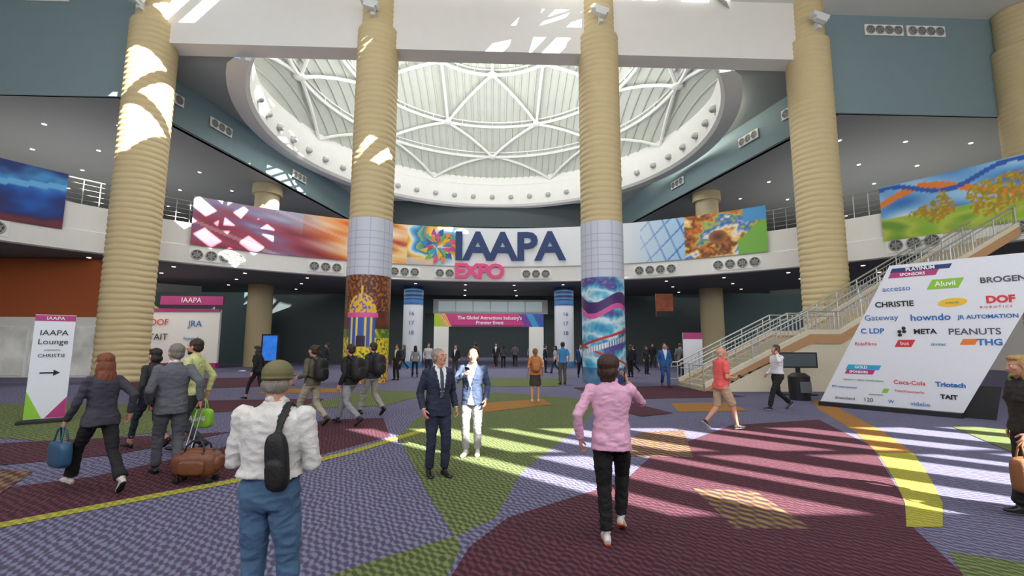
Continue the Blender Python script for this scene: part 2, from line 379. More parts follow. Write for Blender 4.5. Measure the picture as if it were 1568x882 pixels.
_,_,_,WY=person('man_in_yellow_shirt',-5.25,7.7,95,1.86,top='shirt',c=dict(top='#c2c888',bottom='#33363e',hair='#2e221a'),arms=dict(l=(-.24,.16,.04),r=(.25,-.10,-.04)),feet=WALK2(.2),hair='short',beard=True,near=1)
person('man_with_backpack',-4.35,10.2,70,1.78,top='sweater',c=dict(top='#5a5646',bottom='#a39a88',hair='#3a2a1e',pack='#16171a',shoe='#3a2e28'),pack='backpack',feet=WALK(.3),near=1,arms=dict(l=(-.2,.2,.1),r=(.22,.14,.05)))
person('man_in_black_jacket',-3.6,10.36,68,1.82,top='sweater',c=dict(top='#1a1a1e',bottom='#8a8a90',hair='#2a1d16',pack='#1b1b1f',shoe='#22242c'),pack='backpack',feet=WALK2(.34),near=1)
person('man_with_backpack',-3.5,11.7,62,1.83,top='sweater',c=dict(top='#2c2c30',bottom='#9d988e',hair='#33241a',pack='#202024'),pack='backpack',feet=WALK(.26),near=1)
person('man_in_coral_polo',4.47,10.0,-84,1.77,top='polo',sleeve='short',bottom='shorts',c=dict(top='#e0605c',bottom='#b39c80',hair='#b8a898',shoe='#3a342e',sole='#cfc8c0'),hem=-.1,
  arms=dict(l=(-.12,.26,.16,(-.5,-1,-.3)),r=(.14,.24,.16,(.5,-1,-.3))),feet=WALK2(.27),hair='bald',near=1,head=(0,-28),lean=4,belly=.03,curl=(45,45),extra=phone('r'))
person('man_in_white_shirt',7.35,12.9,98,1.84,top='shirt',c=dict(top='#dcdae0',bottom='#141416',hair='#4a3a30',shoe='#15151a',sole='#cccccc'),hem=.04,
  arms=dict(l=(-.18,.12,.54,(-.9,.2,-1)),r=(.25,.12,.0)),feet=WALK(.34),near=1,curl=(55,28),extra=phone('l',True),fd=dict(l=(.2,-.1,1)))
person('woman_in_black_top',-8.06,14.8,85,1.72,sex='f',top='sweater',c=dict(top='#1a1a1d',bottom='#1b1b20',hair='#2a1c14'),feet=WALK(.3),hair='long',bottom='slim',lean=5)
person('woman_in_orange_top',.73,14.45,5,1.64,sex='f',top='shirt',sleeve='short',bottom='skirt',c=dict(top='#c8782e',bottom='#3a3430',hair='#7a5a30',pack='#a8683a',shoe='#d0c8c0'),hair='pony',pack='backpack')
person('man_in_teal_shirt',2.24,20.4,15,1.86,top='shirt',c=dict(top='#3a82b8',bottom='#55504a'),sleeve='short')
person('man_in_blue_suit',6.32,19.2,176,1.82,top='jacket',c=dict(top='#2a5a96',bottom='#2a4a80',shirt='#c8d8f0',shoe='#5a3828'),feet=WALK(.15))
bg=[(-5.55,22.5,150,'#26262b','#1e1e24'),(-5.03,24.2,20,'#8e9094','#2a2c34'),(-4.6,25.6,-160,'#c9c9cc','#2c3038'),(-1.17,34.6,170,'#2a2a30','#23232a'),(-.6,33.5,10,'#46484e','#1c1c20'),
 (.25,35,0,'#5a5a60','#26262a'),(2.05,28.5,-100,'#2a2e38','#24242a'),(2.6,27.6,80,'#c8b8a8','#2c3a50'),(-10.2,25.6,120,'#2a2a2e','#1e1e22'),(7.5,28.5,60,'#1d1d22','#1a1a1e'),(7.95,27.5,-150,'#303036','#26262c'),
 (10.5,34.6,180,'#1e1e24','#2a2a30'),(9.3,25.6,-30,'#6a6a70','#23262e'),(-7.2,31,100,'#3a3a42','#222222'),(-8.6,27,60,'#1f2228','#1c1c20'),(3.6,24.2,180,'#284a80','#1c2030'),(5.2,31,-20,'#2a2c32','#222226'),(-2.4,30.5,40,'#5a3a3a','#22222a'),
 (-2.9,36,0,'#4a4a50','#2a2a2a'),(1.5,37,180,'#b0b0b4','#2c2c30'),(6.4,25,20,'#23262c','#1d1d20'),(-9.2,22,70,'#26262a','#30303a'),(9.9,29.5,100,'#3a3c44','#1c1c20'),(-7.4,24.5,-80,'#22242a','#2a2c34'),(-3.2,26.5,160,'#1f2024','#3a3c44'),(8.6,23,170,'#4a3a34','#1c1c22')]
for i,(X,D,hdg,t,b_) in enumerate(bg):
    person(('woman_in_lobby' if i%3==1 else 'man_in_lobby'),X,D,hdg,random.uniform(1.66,1.84) if i%3!=1 else 1.66,sex='f' if i%3==1 else 'm',top='jacket' if i%3==0 else 'sweater',
      c=dict(top=t,bottom=b_,hair=random.choice(['#2a1c14','#1a1412','#5a4030'])),feet=WALK(.25) if i%2 else None,hair='long' if i%3==1 else 'short')
_,_,_,WR=person('woman_at_right_edge',5.62,5.15,75,1.70,sex='f',top='sweater',sleeve='long',bottom='trousers',c=dict(top='#2a2624',bottom='#1c1a1c',hair='#b08a58',shoe='#1a1a1a'),hair='long',near=1,feet=WALK(.2),arms=dict(l=(-.26,.16,-.05),r=(.24,-.02,-.05)))
SIT=dict(l=(-.12,.40,0),r=(.12,.42,0))
for (x_,d_,hd_,t_) in((15.6,14.3,160,'#2a4a7a'),(16.9,14.2,-60,'#2c2c30')):
    person('seated_man',x_,d_,hd_,1.76,top='sweater',c=dict(top=t_,bottom='#22242c'),feet=SIT,pzmax=.54,arms=dict(l=(-.14,.34,.16),r=(.14,.34,.16)),lean=8)
# ------------------------------------------------------------ props held
def rbag(name,c,size,m,handle=.18,rotz=0):
    S=Soup(); S.ell((0,0,size[2]/2),(size[0]/2,size[1]/2,size[2]/2),'b',e=.45,n=32,k=20)
    for sy in(-1,1):
        S.tube([(-size[0]*.25,sy*size[1]*.25,size[2]*.93),(-size[0]*.2,sy*size[1]*.1,size[2]+handle*.7),(0,0,size[2]+handle),(size[0]*.2,sy*size[1]*.1,size[2]+handle*.7),(size[0]*.25,sy*size[1]*.25,size[2]*.93)],.010,'h',n=8)
    return mk(name,S,{'b':m,'h':m},smooth=True,loc=c,rotz=R(rotz))
def under(p,drop): return V((p.x,p.y,p.z-drop))
rbag('handbag',under(WA['l'],.47),(.40,.14,.30),mat('leather_blue','#2c5474',.4,bump=.2),rotz=-30)
gp=under(WY['r'],.50)+V((.0,-.1,0)); g=rbag('shopping_bag',gp,(.42,.14,.32),mat('fabric_lime','#8cc63c',.6),rotz=-8)
PWT=mat('print_white','#f2f2f2',.5)
lb=text('label','Aluvii',frame((0,-.085,.16),(1,0,0),(0,0,1)),.13,PWT); lb.parent=g
rbag('shopping_bag',under(WR['l'],.52),(.34,.16,.36),mat('paper_brown','#8a5a38',.8,bump=.2),rotz=10,handle=.16)
S=Soup()
S.ell((0,0,.235),(.29,.165,.165),'l',e=.62,n=36,k=20); S.ell((0,0,.36),(.22,.10,.06),'l',e=.7,n=28,k=12)
S.ell((.02,-.155,.21),(.17,.035,.09),'l',e=.5); S.ell((.27,0,.24),(.05,.10,.09),'l',e=.6)
for sy in(-.09,.09): S.tube([(-.13,sy,.33),(-.11,sy*.8,.46),(-.05,sy*.4,.52),(.05,sy*.4,.52),(.11,sy*.8,.46),(.13,sy,.33)],.012,'d',n=8)
S.tube([(-.21,0,.405),(.21,0,.405)],.008,'d',n=6)
for sx in(-.13,.13): S.tube([(sx,.17,.25),(sx,.12,.38),(sx,-.12,.38),(sx,-.172,.25),(sx,-.14,.1)],[(.016,.005)]*5,'d',n=6)
for sx in(-1,1):
    S.tube([(sx*.2,-.1,.035),(sx*.2,-.06,.035)],.035,'k',n=16,cap=.05); S.tube([(sx*.2,.1,.035),(sx*.2,.06,.035)],.035,'k',n=16,cap=.05)
sc=B(-4.08,6.2); hp=WG['r']-sc
for o_ in(-.07,.07): S.tube([(-.2,o_,.08),(hp.x,hp.y+o_*.8,hp.z)],.010,'m',n=8)
S.tube([(hp.x,hp.y-.07,hp.z),(hp.x,hp.y+.07,hp.z)],.015,'k',n=8)
mk('rolling_suitcase',S,{'l':mat('leather_brown','#6e4028',.45,var=.2,bump=.3,bscale=25),'d':MATS['leather_black'],'k':MATS['sole_black'],'m':MATS['metal_grey']},smooth=True,loc=sc)
# ------------------------------------------------------------ floor
def carpet(name,c1,c2,c3,sc=1.):
    m=bpy.data.materials.new(name); m.use_nodes=True; nt=m.node_tree; N=nt.nodes; L=nt.links; b=N['Principled BSDF']
    def mth(op,a,b_=None,c_=None):
        n=N.new('ShaderNodeMath'); n.operation=op
        for i,q in enumerate((a,b_,c_)):
            if q is None: continue
            if isinstance(q,(int,float)): n.inputs[i].default_value=q
            else: L.new(q,n.inputs[i])
        return n.outputs[0]
    tc=N.new('ShaderNodeTexCoord'); mp=N.new('ShaderNodeMapping'); mp.inputs['Rotation'].default_value=(0,0,R(28)); L.new(tc.outputs['Object'],mp.inputs[0])
    nz_=N.new('ShaderNodeTexNoise'); nz_.inputs['Scale'].default_value=5; L.new(mp.outputs[0],nz_.inputs['Vector'])
    ad=N.new('ShaderNodeVectorMath'); ad.operation='MULTIPLY_ADD'; ad.inputs[1].default_value=(.12,.12,0); L.new(nz_.outputs['Color'],ad.inputs[0]); L.new(mp.outputs[0],ad.inputs[2])
    sx=N.new('ShaderNodeSeparateXYZ'); L.new(ad.outputs[0],sx.inputs[0])
    a=mth('SINE',mth('MULTIPLY',sx.outputs[0],34/sc)); bb=mth('SINE',mth('MULTIPLY',mth('ADD',sx.outputs[1],mth('MULTIPLY',sx.outputs[0],.5)),72/sc))
    pr=mth('MULTIPLY',a,bb)
    mr=N.new('ShaderNodeMapRange'); mr.inputs[1].default_value=-.3; mr.inputs[2].default_value=.5; L.new(pr,mr.inputs[0])
    n2=N.new('ShaderNodeTexNoise'); n2.inputs['Scale'].default_value=90; L.new(tc.outputs['Object'],n2.inputs['Vector'])
    n3=N.new('ShaderNodeTexNoise'); n3.inputs['Scale'].default_value=1.2; L.new(tc.outputs['Object'],n3.inputs['Vector'])
    cm_=N.new('ShaderNodeMix'); cm_.data_type='RGBA'; cm_.inputs[6].default_value=lin(c1)+(1,); cm_.inputs[7].default_value=lin(c2)+(1,); L.new(n3.outputs['Fac'],cm_.inputs[0])
    mx=N.new('ShaderNodeMix'); mx.data_type='RGBA'; mx.inputs[6].default_value=lin(c3)+(1,); L.new(cm_.outputs[2],mx.inputs[7]); L.new(mth('MULTIPLY',mr.outputs[0],mth('ADD',n2.outputs['Fac'],.35)),mx.inputs[0])
    L.new(mx.outputs[2],b.inputs['Base Color']); b.inputs['Roughness'].default_value=.95; b.inputs['Specular IOR Level'].default_value=.2
    bp=N.new('ShaderNodeBump'); bp.inputs['Strength'].default_value=.3; bp.inputs['Distance'].default_value=.008; L.new(mr.outputs[0],bp.inputs['Height']); L.new(bp.outputs[0],b.inputs['Normal'])
    MATS[name]=m; return m
carpet('carpet_slate','#8486a2','#747794','#504a60'); carpet('carpet_maroon','#6e404e','#603644','#3a242c'); carpet('carpet_olive','#828e56','#6e7c4a','#485236')
carpet('carpet_lime','#b8b444','#aca83e','#8a863c'); carpet('carpet_orange','#be8a46','#ae7a38','#805c34'); carpet('carpet_zigzag','#92784e','#846c46','#4c343c',1.8)
S=Soup(); S.box((-36,-7,-.2),(36,62,0),'carpet_slate')
lay=[0]
def inlay(pts,m):
    lay[0]+=1; z=.0006+.0003*lay[0]
    P=[B(x,d,z) for x,d in pts]
    a=sum(P[i].x*P[(i+1)%len(P)].y-P[(i+1)%len(P)].x*P[i].y for i in range(len(P)))
    if a<0: P=P[::-1]
    S.poly(P,m)
inlay([(-2.2,9.2),(-1.04,5.87),(-.52,4.53),(-.16,5.02),(.15,6.73),(1.54,10.4),(2.85,14.9),(-.6,17.2),(-2.27,11.3)],'carpet_olive')
inlay([(-1.44,3.78),(-1.03,4.15),(-.52,4.55),(-.44,4.3),(-.5,3.78),(-.6,2.6),(-1.2,3.1)],'carpet_olive')
inlay([(-.37,4.32),(-.03,5.02),(1.49,6.3),(2.33,7.8),(4.9,10.5),(7.36,11.3),(6.4,8.43),(4.6,5.63),(4.0,4.84),(3.53,3.78),(3,1.5),(-.3,1.5),(-.48,3.7)],'carpet_maroon')
inlay([(-4.75,5.02),(-3.66,6.42),(-2.33,9.1),(-3.07,11.3),(-4.35,11.),(-4.99,7.92),(-5.6,6.4),(-7.5,5.0),(-6.2,3.6)],'carpet_maroon')
inlay([(2.28,6.0),(3.0,5.9),(2.95,4.75),(2.2,4.75)],'carpet_zigzag')
inlay([(1.6,7.6),(2.6,9.6),(3.6,9.9),(2.9,7.6)],'carpet_zigzag')
inn=[(9.6,15),(8.44,12.9),(7.2,9.98),(6.1,7.92),(5.14,6.42),(4.5,5.5),(3.92,4.8)]; out=[(10.1,15),(9.07,12.9),(7.8,9.98),(6.7,7.92),(5.63,6.42),(4.93,5.5),(4.28,4.8)]
for i in range(6):
    inlay([inn[i],out[i],out[i+1],inn[i+1]],'carpet_orange' if i<3 else 'carpet_lime')  # near half in lime: sunlit yellow put into the arc's colour
inlay([(3.83,4.26),(4.28,4.05),(3.97,3.6),(3.8,2.5),(3.5,3.78)],'carpet_olive')
ls=[(-7.2,2.4),(-5.01,4.76),(-3.57,6.27),(-2.6,7.9),(-1.78,9.85)]
for i in range(4):
    (a,b_),(c_,d_)=ls[i],ls[i+1]; inlay([(a-.08,b_+.06),(a+.08,b_-.06),(c_+.08,d_-.06),(c_-.08,d_+.06)],'carpet_lime')
inlay([(-16,13.4),(-9.5,13.8),(-6.5,10),(-8,8.4),(-12,9.6),(-15,11)],'carpet_olive')
inlay([(-9.5,14.4),(-6,15),(-5.4,13),(-8.6,11.6)],'carpet_maroon')
inlay([(-6.0,12.6),(-3.6,13.4),(-2.8,17),(-5.5,18)],'carpet_olive'); inlay([(-8,6.6),(-6.3,7.6),(-5.6,9.5),(-9,8.4)],'carpet_maroon')
inlay([(-9,18),(-6,18.4),(-6.2,16.8),(-9,16.4)],'carpet_orange'); inlay([(-1.0,12),(1.2,13.8),(1.0,15.2),(-.9,14)],'carpet_orange'); inlay([(4.4,12.4),(6.4,12.7),(6.6,14.4),(4.8,14.2)],'carpet_orange')
inlay([(3,15),(8,16),(7,20),(2.5,19)],'carpet_maroon'); inlay([(-14,17),(-9,19.5),(-12,24),(-18,22)],'carpet_maroon'); inlay([(-2,19),(2,19.5),(3,24),(-3,24)],'carpet_olive')
inlay([(-9.5,7.2),(-6.6,6.6),(-6.0,5.6),(-7.6,5.1),(-9.5,5.6)],'carpet_zigzag'); inlay([(9.8,10.6),(12.5,9.0),(11,7.0),(8.2,7.6)],'carpet_olive'); inlay([(3.2,11.6),(4.2,12.2),(3.6,14.4),(2.7,13.2)],'carpet_maroon')
mk('floor',S,{})
# ------------------------------------------------------------ shell
WHITE=mat('plaster_white','#e6e4de',.6,var=.03,scale=2); TEAL=mat('paint_teal','#7d9296',.6,var=.04,scale=1.5); SOFF=mat('soffit_grey','#868a88',.7,var=.04,scale=1)
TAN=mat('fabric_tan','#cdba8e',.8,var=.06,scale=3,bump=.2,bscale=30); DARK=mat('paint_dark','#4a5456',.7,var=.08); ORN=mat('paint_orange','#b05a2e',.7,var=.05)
mat('rail_steel','#b4b6b4',.35,.6); mat('lamp_glow','#fff4e0',.5,emis=7.)
mat('dome_deck','#c0c4ba',.6,var=.04,scale=2); mat('frame_white','#eeeee8',.5,var=.02); mat('truss_white','#e2e2de',.5,var=.02)
yc=7.9
holes=[]
def sky(x0,x1,y0,y1,nx,ny,bar):
    w=(x1-x0)/nx; l=(y1-y0)/ny
    for i in range(nx):
        for j in range(ny): holes.append((x0+i*w+bar/2,x0+(i+1)*w-bar/2,y0+j*l+bar/2,y0+(j+1)*l-bar/2))
sky(-13.9,-8.1,12.3,17.4,2,2,.35); sky(-7.7,-2.4,14.4,18.2,3,3,.35); sky(1.2,3.6,12.0,13.8,2,1,.5); sky(2.4,6.6,18.0,20.7,3,2,.3); sky(-14.9,-12.1,19.0,20.7,2,1,.4)  # unseen roof openings, placed so sun patches fall on columns, banner and beam
xs=sorted(set([-36,36]+[h[0] for h in holes]+[h[1] for h in holes])); ys=sorted(set([-7,20.9]+[h[2] for h in holes]+[h[3] for h in holes]))
S=Soup()
for i in range(len(xs)-1):
    for j in range(len(ys)-1):
        cx=(xs[i]+xs[i+1])/2; cy=(ys[j]+ys[j+1])/2
        if any(h[0]<cx<h[1] and h[2]<cy<h[3] for h in holes): continue
        S.box((xs[i],ys[j],19.2),(xs[i+1],ys[j+1],19.45),'plaster_white')
S.box((-36,20.9,19.2),(-12.3,22.3,19.45),'plaster_white'); S.box((12.3,20.9,19.2),(36,22.3,19.45),'plaster_white')
mk('ceiling',S,{})
ZB=13.6
S=Soup(); S.box((-36,-7.1,0),(36,-7,ZB),'plaster_white'); S.box((-36,-7.1,ZB),(14.3,-7,19.2),'plaster_white'); S.box((30,-7.1,ZB),(36,-7,19.2),'plaster_white')
px=14.3; k=0
wid=[.6,.95,.5,.85,1.15,.55,.9,.65]  # out-of-view window spacing, shaped to place the sun streaks on the floor
gap=[0,.7,.75,.5,.9,.65,.8,1.0]
while px<28.5:
    g_=gap[k%8] if k else 0
    if g_: S.box((px,-7.1,ZB),(px+g_,-7,19.2),'frame_white')
    px+=g_+wid[k%8]; k+=1
S.box((px,-7.1,ZB),(30,-7,19.2),'frame_white')
S.box((14.3,-7.1,16.6),(30,-7,16.85),'frame_white')
mk('wall_south',S,{})
S=Soup(); S.box((-36.3,-7,0),(-36,62,19.2),'plaster_white'); mk('wall_west',S,{})
S=Soup(); S.box((36,-7,0),(36.3,62,19.2),'plaster_white'); mk('wall_east',S,{})
S=Soup(); S.box((-36,62,0),(36,62.3,19.2),'paint_dark'); mk('wall_north',S,{})
S=Soup(); S.box((-17,21.2,16.1),(17,22.2,19.6),'plaster_white'); mk('ceiling_beam',S,{})
for sg,nm in((-1,'west'),(1,'east')):
    S=Soup(); x0,x1=sorted((sg*17.3,sg*36)); S.box((x0,21.9,13.7),(x1,22.1,19.3),'paint_teal'); mk('wall_upper_%s'%nm,S,{})
    S=Soup(); a=V((sg*18.0,22.1,0)); b_=V((sg*13.4,46.7,0)); t=V((.25*sg,0,0))
    P=[a,b_,b_+t,a+t]
    S.add([(p.x,p.y,z) for z in(13.7,16.4) for p in P],[(0,1,2,3),(4,7,6,5),(0,4,5,1),(1,5,6,2),(2,6,7,3),(3,7,4,0)],'paint_teal')
    mk('wall_side_%s'%nm,S,{})
    S=Soup(); P=[(sg*17.9,22,13.7),(sg*36,22,13.7),(sg*36,62,13.7),(sg*13.4,62,13.7),(sg*13.4,46.7,13.7)]
    S.poly(P[::sg],'soffit_grey'); S.poly([(a,b,c+.05) for a,b,c in P][::-sg],'soffit_grey'); mk('ceiling_mezzanine_%s'%nm,S,{})
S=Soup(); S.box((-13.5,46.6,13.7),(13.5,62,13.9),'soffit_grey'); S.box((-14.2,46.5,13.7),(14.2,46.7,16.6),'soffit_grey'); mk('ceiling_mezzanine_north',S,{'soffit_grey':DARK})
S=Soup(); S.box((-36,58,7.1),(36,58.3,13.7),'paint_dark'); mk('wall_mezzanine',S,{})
DC=V((0,31.0,0)); DR=15.6
S=Soup(); N_=96; zc=16.3
def rect(a):
    dx=sin(a);dy=cos(a); t=min(19/abs(dx) if dx else 1e9,(15.8)/dy if dy>0 else 1e9); return (DC.x+dx*t,max(22.0,DC.y+dy*t))
for i in range(N_):
    a0=2*pi*i/N_;a1=2*pi*(i+1)/N_
    c0=(DC.x+DR*sin(a0),DC.y+DR*cos(a0));c1=(DC.x+DR*sin(a1),DC.y+DR*cos(a1))
    if max(c0[1],c1[1])<21.4: continue
    r0=rect(a0);r1=rect(a1)
    c0=(c0[0],max(21.6,c0[1]));c1=(c1[0],max(21.6,c1[1]))
    S.add([(c0[0],c0[1],zc),(c1[0],c1[1],zc),(r1[0],r1[1],zc),(r0[0],r0[1],zc)],[(0,1,2,3)],'soffit_grey')
mk('ceiling_rotunda',S,{'soffit_grey':mat('ceiling_grey','#a4aaa6',.7,var=.03)})
S=Soup(); prof=[(DR+.3,15.75),(DR-.6,15.7),(DR-.8,15.9),(DR-.8,17.9),(DR-.35,18.1),(DR-.1,18.1),(DR-.1,19.3)]
for i in range(N_):
    a0=2*pi*i/N_;a1=2*pi*(i+1)/N_
    if DC.y+(DR-.8)*min(cos(a0),cos(a1))<21.9: continue
    for j in range(len(prof)-1):
        q=[]
        for (r,z),a in((prof[j],a0),(prof[j],a1),(prof[j+1],a1),(prof[j+1],a0)): q.append((DC.x+r*sin(a),max(21.7,DC.y+r*cos(a)),z))
        S.add(q,[(0,1,2,3)],'plaster_white')
mk('ceiling_ring',S,{})
S=Soup()
for i in range(-14,15):
    a=R(i*7.5); c_=DC+V((sin(a)*(DR-.95),cos(a)*(DR-.95),16.6))
    S.ell(c_,(.26,.26,.2),'vent_shade',n=12,k=8); S.ell(c_+V((0,0,.22)),(.2,.2,.1),'frame_white',n=12,k=6)
mk('ring_light_fixtures',S,{'vent_shade':mat('fixture_shade','#b8bab6',.5)},smooth=True)
cz=5.3;RR=20.7
def cap(r): return cz+math.sqrt(RR*RR-r*r)
S=Soup(); nr=12
for i in range(N_):
    a0=2*pi*i/N_;a1=2*pi*(i+1)/N_; am=(a0+a1)/2
    for j in range(nr):
        r0=15.7*j/nr; r1=15.7*(j+1)/nr; rm=(r0+r1)/2
        yy=DC.y+rm*cos(am); xx=rm*sin(am)
        if yy<27.2 and xx<1.5 and j>=5 and i%4!=0 and j!=8: continue  # hidden front deck left open to let sun onto the left ring
        if yy<21 and xx>=1.5 and i%3!=0: continue
        q=[(DC.x+r*sin(a),DC.y+r*cos(a),cap(r)) for r,a in((r0,a0),(r0,a1),(r1,a1),(r1,a0))]
        if j==0: S.add([q[0],q[2],q[3]],[(0,1,2)],'dome_deck')
        else: S.add(q,[(0,1,2,3)],'dome_deck')
mk('ceiling_dome',S,{})
S=Soup()
def dp(r,a,o): return (DC.x+r*sin(R(a)),DC.y+r*cos(R(a)),cap(r)-o)
def arcd(r0,a0,r1,a1,o,rad,m,n=8):
    p0=V(dp(r0,a0,o));p1=V(dp(r1,a1,o)); pts=[]
    for k in range(n+1):
        p=p0.lerp(p1,k/n); r=math.hypot(p.x-DC.x,p.y-DC.y); p.z=cap(min(r,15.6))-o; pts.append(p)
    S.tube(pts,rad,m,n=6,cap=0)
x_=-15.0
while x_<=15.01:
    yl=math.sqrt(max(.5,15.5**2-x_**2)); pts=[]
    for k in range(17):
        y_=-yl+2*yl*k/16
        if DC.y+y_<24: continue
        pts.append((DC.x+x_,DC.y+y_,cap(math.hypot(x_,y_))-.09))
    if len(pts)>1: S.tube(pts,.075,'dome_deck',n=5,cap=0)
    x_+=.625
rings=[5.9,10.9,13.5]
for r in rings:
    S.tube([dp(r,a,.6) for a in range(0,361,6)],.14,'truss_white',n=6,cap=0); S.tube([dp(r,a,.15) for a in range(0,361,6)],.07,'truss_white',n=5,cap=0)
    for a in range(0,360,15): S.tube([dp(r,a,.15),dp(r,a,.6)],.04,'truss_white',n=4,cap=0)
for k in range(8):
    a=45*k
    for s_ in(-22.5,22.5):
        arcd(5.9,a,10.9,a+s_,.6,.14,'truss_white'); arcd(10.9,a+s_,13.5,a,.6,.14,'truss_white',4); arcd(13.5,a,15.5,a+s_,.5,.13,'truss_white',4)
    arcd(0,0,5.9,a,.6,.14,'truss_white')
    for r,aa in((5.9,a),(10.9,a+22.5),(13.5,a)): S.ell(dp(r,aa,.6),(.45,.45,.22),'truss_white',n=10,k=6)
mk('ceiling_dome_truss',S,{})
# ------------------------------------------------------------ balcony
RB=23.5
def ap(phi,r,z): a=R(phi); return V((r*sin(a),yc+r*cos(a),z))
S=Soup()
def arcprof(S,prof,p0,p1,m,st=1.5):
    n=max(1,int((p1-p0)/st)); 
    for i in range(n):
        a=p0+(p1-p0)*i/n;b=p0+(p1-p0)*(i+1)/n
        for j in range(len(prof)-1):
            S.add([ap(a,*prof[j]),ap(b,*prof[j]),ap(b,*prof[j+1]),ap(a,*prof[j+1])],[(0,1,2,3)],m[j] if isinstance(m,list) else m)
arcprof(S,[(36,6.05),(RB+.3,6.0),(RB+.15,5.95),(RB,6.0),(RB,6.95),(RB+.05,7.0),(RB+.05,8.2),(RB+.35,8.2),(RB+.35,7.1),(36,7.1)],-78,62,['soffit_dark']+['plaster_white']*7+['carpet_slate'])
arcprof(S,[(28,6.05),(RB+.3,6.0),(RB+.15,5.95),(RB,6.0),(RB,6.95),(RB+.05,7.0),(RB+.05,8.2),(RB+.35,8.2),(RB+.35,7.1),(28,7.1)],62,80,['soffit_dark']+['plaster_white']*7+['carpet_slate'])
mk('mezzanine_balcony',S,{'soffit_dark':mat('soffit_dark','#6a6e6c',.7)})  # balcony slab with its floor, soffit, fascia and parapet
S=Soup()
for z in(8.45,8.7,8.95,9.2,9.42):
    S.tube([ap(p,RB+.2,z) for p in [-78+i*2 for i in range(80)]],.035 if z>9.3 else .014,'rail_steel',n=6,cap=0)
for i in range(106):
    S.tube([ap(-78+i*1.5,RB+.2,8.2),ap(-78+i*1.5,RB+.2,9.42)],.025,'rail_steel',n=5,cap=0)
mk('balcony_railing',S,{})
VEN=mat('vent_metal','#a4a4a0',.5,.3); mat('vent_dark','#55585a',.6)
def vents(S,Mx,n,sp=.66,r=.26):
    M3=Mx.to_3x3()
    S.obox(Mx.translation,(sp*n+.1,.06,r*2+.16),'frame_white',rot=M3)
    for i in range(n):
        c_=Mx@V((sp*(i-(n-1)/2),-.05,0))
        pts=[c_+M3@V((r*cos(t),0,r*sin(t))) for t in [k*pi/8 for k in range(17)]]
        S.add([c_+M3@V((r*cos(t),.01,r*sin(t))) for t in [k*pi/8 for k in range(16)]],[tuple(range(16))],'vent_dark')
        S.tube(pts,.03,'vent_metal',n=5,cap=0); S.tube([c_+M3@V((.13*cos(t),0,.13*sin(t))) for t in [k*pi/5 for k in range(11)]],.02,'vent_metal',n=4,cap=0)
        for q in(0,1,2): S.obox(c_,(.035,.03,r*1.9),'vent_metal',rot=M3@Matrix.Rotation(pi/3*q,3,'Y'))
S=Soup()
for p,n in((-73,3),(-62,3),(-40,4),(-26,3),(-14,3),(7.8,3),(-7.5,2),(27,4),(38.5,4),(58,3),(68,3)):
    M4=Matrix.Translation(ap(p,RB-.02,6.5))@Matrix.Rotation(R(-p),4,'Z'); vents(S,M4,n)
mk('balcony_air_vents',S,{})
S=Soup()
for sg in(-1,1):
    for y_,z_ in((24.4,15.2),(28,15.1),(36,14.9)):
        xx=18.0-(y_-22.1)*4.6/24.6-.1
        M4=Matrix.Translation((sg*xx,y_,z_))@Matrix.Rotation(R(-sg*(90-10.6)),4,'Z'); vents(S,M4,3,.55,.22)
vents(S,Matrix.Translation((20.9,21.85,18.35)),4,.5,.22); vents(S,Matrix.Translation((23.2,21.85,18.35)),4,.5,.22); vents(S,Matrix.Translation((-22,21.85,18.9)),4,.5,.22)
mk('wall_air_vents',S,{})
# ------------------------------------------------------------ painted banners
def lerp(a,b,t): return tuple(a[i]+(b[i]-a[i])*t for i in range(3))
def pal(cols,t):
    t=max(0,min(.9999,t))*(len(cols)-1); i=int(t); return lerp(cols[i],cols[i+1],t-i)
def paint(name,nu,nv,pos,colf,parent=None,rough=.5):
    vs=[];cs=[]
    for j in range(nv+1):
        for i in range(nu+1):
            u=i/nu;v=j/nv; vs.append(tuple(pos(u,v))); cs.append(tuple(lin(colf(u,v)))+(1,))
    fs=[(j*(nu+1)+i,j*(nu+1)+i+1,(j+1)*(nu+1)+i+1,(j+1)*(nu+1)+i) for j in range(nv) for i in range(nu)]
    me=bpy.data.meshes.new(name); me.from_pydata(vs,[],fs); at=me.color_attributes.new('Col','FLOAT_COLOR','POINT')
    at.data.foreach_set('color',[q for c in cs for q in c]); me.materials.append(vcolmat('printed_vinyl',rough)); me.polygons.foreach_set('use_smooth',[True]*len(fs))
    o=bpy.data.objects.new(name,me); link(o,parent); return o
def hx(s): s=s.lstrip('#'); return tuple(int(s[i:i+2],16)/255 for i in(0,2,4))
P1=[hx(q) for q in('#5c1a34','#8a2f4a','#a8485a','#8a6a94','#c4b4cc','#7a2444')]
P2=[hx(q) for q in('#d84a20','#f08a3a','#f6c08a','#fbe3c8','#e8a050','#b0303a')]
P3=[hx(q) for q in('#1f6cb0','#6cb4e0','#f4f6f8','#f0d040','#f08a30','#2a8ac8','#a8c840')]
P4=[hx(q) for q in('#e07a28','#5a3424','#f0b040','#f4f0e8','#3a68b8','#b8c848','#d04a28')]
def nz(x,y,z=0): return noise.noise((x,y,z))
